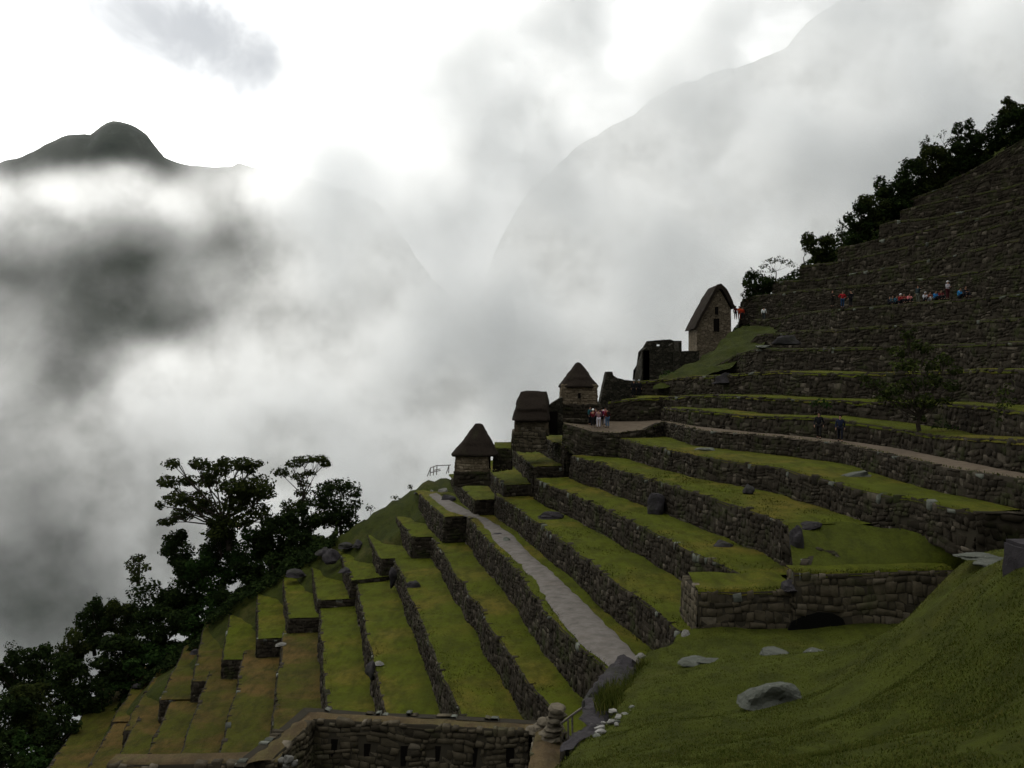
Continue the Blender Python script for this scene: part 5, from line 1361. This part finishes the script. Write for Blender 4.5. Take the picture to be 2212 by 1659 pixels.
def person(loc, h, face, pose, top, legs, hat, label, group=None, dress=False, bag=None):
    """pose: stand / walk / sit / hips / point. local frame: person faces -Y, z up, metres for 1.7 m stature"""
    root = empty('person', loc, face); s = h/1.7; root.scale = (s, s, s)
    tag(root, label, 'person', group)
    V = Vector
    J = {'pel': (V((0, 0, .92)), .135), 'wst': (V((0, 0, 1.08)), .125), 'che': (V((0, 0, 1.30)), (.17, .12)), 'nek': (V((0, -.01, 1.47)), .055), 'hed0': (V((0, -.02, 1.55)), .075), 'hed': (V((0, -.02, 1.62)), .088), 'hed1': (V((0, -.01, 1.69)), .06), 'nos': (V((0, -.115, 1.60)), .014)}
    for sd, n in ((-1, 'l'), (1, 'r')):
        if pose == 'sit':
            J['pel'] = (V((0, 0, .16)), .15); J['wst'] = (V((0, .02, .33)), .13); J['che'] = (V((0, -.02, .56)), (.17, .12)); J['nek'] = (V((0, -.06, .72)), .055); J['hed0'] = (V((0, -.09, .79)), .075); J['hed'] = (V((0, -.10, .86)), .088); J['hed1'] = (V((0, -.09, .93)), .06); J['nos'] = (V((0, -.20, .84)), .014)
            J[n+'hip'] = (V((sd*.10, -.06, .16)), .095); J[n+'kne'] = (V((sd*.17, -.42, .44)), .062); J[n+'ank'] = (V((sd*.14, -.56, .07)), .042); J[n+'toe'] = (V((sd*.15, -.72, .04)), .035)
            J[n+'sho'] = (V((sd*.19, -.02, .65)), .06); J[n+'elb'] = (V((sd*.25, -.20, .42)), .045); J[n+'wri'] = (V((sd*.12, -.38, .45)), .03)
            hd = V((-sd*.5, -.8, .1)).normalized()
        else:
            st_ = .16*sd if pose == 'walk' else 0
            J[n+'hip'] = (V((sd*.10, 0, .88)), .095); J[n+'kne'] = (V((sd*.11, -st_*.9-.02, .48)), .062); J[n+'ank'] = (V((sd*.11, -st_*1.3+.02, .09)), .042); J[n+'toe'] = (V((sd*.13, -st_*1.3-.14, .035)), .036)
            J[n+'sho'] = (V((sd*.19, 0, 1.40)), .062)
            if pose == 'hips': J[n+'elb'] = (V((sd*.40, .08, 1.18)), .045); J[n+'wri'] = (V((sd*.20, -.04, 1.02)), .032); hd = V((-sd*.6, -.5, -.3)).normalized()
            elif pose == 'point' and sd == 1: J[n+'elb'] = (V((.40, -.18, 1.36)), .042); J[n+'wri'] = (V((.58, -.34, 1.40)), .03); hd = V((.7, -.6, 0)).normalized()
            elif pose == 'hold': J[n+'elb'] = (V((sd*.25, -.05, 1.14)), .045); J[n+'wri'] = (V((sd*.10, -.27, 1.16)), .03); hd = V((-sd*.6, -.6, .1)).normalized()
            else: J[n+'elb'] = (V((sd*.27, .03+st_*.4, 1.14)), .045); J[n+'wri'] = (V((sd*.27, -.05+st_*.9, .90)), .03); hd = V((0, -.15, -1))
        w_ = J[n+'wri'][0]; J[n+'pal'] = (w_+hd*.075, .032)
        sdv = V((sd, 0, 0)) if abs(hd.x) < .5 else V((0, 0, 1))
        for fi in range(5):
            if fi == 4: a = w_+hd*.04+V((0, -.03, 0)); e = a+hd*.04+V((0, -.03, .0))
            else: a = w_+hd*.09+V((0, (fi-1.5)*.017, 0)); e = a+hd*(.065, .075, .07, .055)[fi]+V((-.01*sd, -.01, 0))
            J[n+'f%d' % fi] = (e, .009)
    E = [('pel', 'wst'), ('wst', 'che'), ('che', 'nek'), ('nek', 'hed0'), ('hed0', 'hed'), ('hed', 'hed1'), ('hed', 'nos')]
    for n in 'lr': E += [('pel', n+'hip'), (n+'hip', n+'kne'), (n+'kne', n+'ank'), (n+'ank', n+'toe'), ('che', n+'sho'), (n+'sho', n+'elb'), (n+'elb', n+'wri'), (n+'wri', n+'pal')]+[(n+'pal', n+'f%d' % f) for f in range(5)]
    skin_mesh('body', J, E, 'pel', SKIN, root, 1)
    g = lambda k, f: (J[k][0], tuple(x*f for x in J[k][1]) if isinstance(J[k][1], tuple) else J[k][1]*f)
    jk = {k: g(k, 1.28) for k in ('wst', 'che', 'lsho', 'lelb', 'lwri', 'rsho', 'relb', 'rwri')}
    jk['hem'] = (J['pel'][0]+V((0, 0, -.02)), .168 if not dress else .19)
    jk['col'] = (J['che'][0].lerp(J['nek'][0], .8), .075)
    skin_mesh('jacket', jk, [('hem', 'wst'), ('wst', 'che'), ('che', 'col'), ('che', 'lsho'), ('lsho', 'lelb'), ('lelb', 'lwri'), ('che', 'rsho'), ('rsho', 'relb'), ('relb', 'rwri')], 'hem', cloth(top), root, 1)
    tr = {k: g(k, 1.22) for k in ('lhip', 'lkne', 'lank', 'rhip', 'rkne', 'rank')}; tr['pel'] = (J['pel'][0], .145)
    for n in 'lr': tr[n+'ank'] = (J[n+'ank'][0]+V((0, 0, .03)), .058)
    skin_mesh('trousers', tr, [('pel', 'lhip'), ('lhip', 'lkne'), ('lkne', 'lank'), ('pel', 'rhip'), ('rhip', 'rkne'), ('rkne', 'rank')], 'pel', cloth(legs), root, 1)
    for n in 'lr':
        sh = {'a': (J[n+'ank'][0]+V((0, .03, -.03)), .05), 'b': (J[n+'toe'][0]+V((0, -.03, .01)), .045)}
        skin_mesh('shoe', sh, [('a', 'b')], 'a', HAIR, root, 1)
    bm = bmesh.new(); hc = J['hed'][0].lerp(J['hed1'][0], .35)+V((0, .012, .012))
    bmesh.ops.create_uvsphere(bm, u_segments=14, v_segments=10, radius=.107, matrix=Matrix.Translation(hc))
    bmesh.ops.delete(bm, geom=[v for v in bm.verts if v.co.z < hc.z-.075 or (v.co.y < hc.y-.06 and v.co.z < hc.z+.035)], context='VERTS')
    if hat:      # cap with a peak
        vs = bmesh.ops.create_cube(bm, size=1, matrix=Matrix.Translation(hc+V((0, -.13, .035))) @ Matrix.Diagonal((.13, .11, .015, 1)))
    me = bpy.data.meshes.new('cap' if hat else 'hair'); bm.to_mesh(me); bm.free(); me.materials.append(cloth(hat) if hat else HAIR)
    me.polygons.foreach_set('use_smooth', [True]*len(me.polygons))
    o = bpy.data.objects.new(me.name, me); COL.objects.link(o); o.parent = root
    if bag:
        bm = bmesh.new(); c = J['che'][0]+V((0, .20, -.06)); bmesh.ops.create_cube(bm, size=1, matrix=Matrix.Translation(c) @ Matrix.Diagonal((.30, .18, .42, 1)))
        bmesh.ops.bevel(bm, geom=bm.edges[:], offset=.05, segments=2, affect='EDGES'); me = bpy.data.meshes.new('backpack'); bm.to_mesh(me); bm.free(); me.materials.append(cloth(bag))
        o = bpy.data.objects.new('backpack', me); COL.objects.link(o); o.parent = root
    return root
GP = 'group of tourists on the plaza'; GS = 'tourists sitting against the upper wall'; GT = 'three tourists standing on the upper terrace'; GH = 'tourists beside the tall gabled house'
BLK = (.012, .012, .014); NAVY = (.014, .018, .035); RED = (.20, .012, .016); WHT = (.60, .58, .56); MAG = (.16, .02, .06); TEAL = (.02, .07, .075); BLU = (.02, .12, .28)
def pl(px, py, d, h, face, pose, top, legs, hat, label, group, **kw): return person(at(px, py, d), h, R(face), pose, top, legs, hat, label, group, **kw)
d = 84.5; z0 = -5.0
def gp(px, dy, *a, **kw): 
    dd = 90+dy; p = at(px, 0, dd); return person(Vector((p.x, dd, -5.75+(dd-86.7)*.088)), a[0], R(a[1]), *a[2:], **kw)
gp(1274, 1.0, 1.66, 60, 'stand', TEAL, BLK, None, 'person in teal jacket at the left end of the group on the plaza', GP)
gp(1281, -.6, 1.64, 160, 'hold', (.10, .012, .018), BLK, (.75, .75, .72), 'person in dark red jacket and white cap in the group on the plaza', GP)
gp(1287, .8, 1.6, 200, 'stand', (.03, .015, .02), BLK, None, 'person in black between the white cap and the white trousers in the plaza group', GP)
gp(1293, -.9, 1.66, 185, 'hold', (.22, .12, .13), (.50, .46, .50), None, 'person in white trousers in the middle of the group on the plaza', GP)
gp(1300, .1, 1.66, 150, 'stand', MAG, BLK, None, 'person in magenta jacket right of the white trousers on the plaza', GP, bag=(.03, .02, .03))
gp(1307, .9, 1.62, 120, 'hold', (.20, .06, .09), (.35, .33, .35), None, 'person in pinkish top behind the blue jeans in the plaza group', GP)
gp(1312, -.7, 1.72, 210, 'stand', (.12, .014, .012), (.07, .12, .19), None, 'person in dark red jacket and blue jeans at the right of the plaza group', GP, bag=(.02, .015, .015))
def footz(px, dd): return Vector((at(px, 0, dd).x, dd, -4.96))
person(footz(1769, 68.3), 1.74, R(-25), 'walk', BLK, (.016, .015, .014), None, 'person in black walking on the footpath, left of the two walkers', 'two walkers on the footpath')
person(footz(1815, 65.6), 1.70, R(-20), 'walk', NAVY, (.012, .013, .018), None, 'person in dark navy on the footpath, right of the two walkers', 'two walkers on the footpath')
# three standing on the upper terrace
pl(1798, 663, 107.5, 1.75, 20, 'hold', (.022, .018, .015), (.02, .017, .014), None, 'person in dark brown standing leftmost of three on the upper terrace', GT)
pl(1820, 665, 106, 1.72, 0, 'hips', (.26, .014, .018), (.018, .045, .10), None, 'person in red jacket and blue jeans standing in the middle of three', GT)
pl(1838, 664, 105.2, 1.82, -160, 'stand', BLK, BLK, None, 'person all in black standing rightmost of three on the upper terrace', GT)
# seated row
pl(1921, 660, 101.0, 1.6, 10, 'sit', BLK, BLK, None, 'person in black sitting at the left end of the seated row', GS)
pl(1928, 659, 100.2, 1.65, -10, 'sit', (.02, .05, .06), BLK, None, 'person in dark teal sitting second from the left of the seated row', GS)
pl(1936, 658, 99.6, 1.6, 20, 'sit', (.015, .05, .07), BLK, None, 'person in dark blue-green sitting left of the white cap', GS)
pl(1944, 656, 99.2, 1.7, 30, 'sit', (.18, .016, .016), BLK, (.7, .7, .68), 'person in red with a white cap sitting in the row', GS)
pl(1952, 655, 99.0, 1.65, 0, 'sit', (.15, .02, .018), BLK, None, 'person in dark red sitting between the white cap and the pink one', GS)
pl(1964, 654, 98.5, 1.6, 0, 'sit', (.42, .13, .13), BLK, None, 'person in pink sitting left of the standing guide', GS)
pl(1983, 656, 96.9, 1.74, -60, 'point', (.02, .028, .03), (.075, .078, .06), None, 'guide standing in dark vest and khaki trousers among the seated row', GS)
pl(1998, 652, 97.2, 1.65, 0, 'sit', (.42, .42, .44), BLK, (.6, .6, .6), 'person in white sitting just right of the standing guide', GS)
pl(2008, 651, 96.8, 1.6, 10, 'sit', (.11, .035, .02), (.3, .3, .3), None, 'person in brown with pale trousers sitting left of the first blue jacket', GS)
pl(2020, 650, 96.0, 1.7, 30, 'sit', BLU, BLK, None, 'person in bright blue jacket sitting, left of the two blue jackets', GS)
pl(2032, 648, 95.6, 1.65, 0, 'sit', (.09, .012, .016), BLK, None, 'person in dark maroon sitting right of the first blue jacket', GS)
pl(2047, 647, 94.8, 1.72, 30, 'hold', (.35, .33, .34), (.05, .012, .014), (.7, .7, .7), 'person in pale striped top and white cap standing near the right end of the row', GS)
pl(2072, 645, 93.2, 1.75, 40, 'sit', (.025, .15, .32), BLK, None, 'person in bright blue jacket sitting at the right, beside the one in black', GS)
pl(2085, 643, 93.0, 1.9, 0, 'sit', BLK, BLK, None, 'person in black sitting at the far right end of the seated row', GS)
# by the tall house
pl(1589, 690, 130, 1.7, 0, 'stand', (.07, .010, .014), BLK, None, 'person in dark red standing against the sky beside the gabled house', GH)
pl(1597, 690, 129, 1.65, -20, 'hold', (.42, .06, .012), (.22, .03, .01), None, 'person in orange standing beside the gabled house', GH)
pl(1603, 691, 127.5, 1.6, 0, 'stand', (.30, .03, .012), BLK, None, 'person in red-orange partly behind the one in orange by the gabled house', GH)
pl(1650, 693, 122, 1.65, 160, 'walk', (.52, .54, .52), (.03, .035, .035), None, 'person in a white shirt walking alone right of the gabled house', GH)
# pair with pale sleeves by the broken wall
pl(1369, 858, 100.5, 1.7, 0, 'stand', BLK, BLK, (.5, .55, .6), 'dark-clothed person with pale hat left of the pair below the ruined tower', 'pair below the ruined tower')
pl(1380, 858, 100.5, 1.7, 0, 'stand', BLK, BLK, (.5, .55, .6), 'dark-clothed person with pale hat right of the pair below the ruined tower', 'pair below the ruined tower')
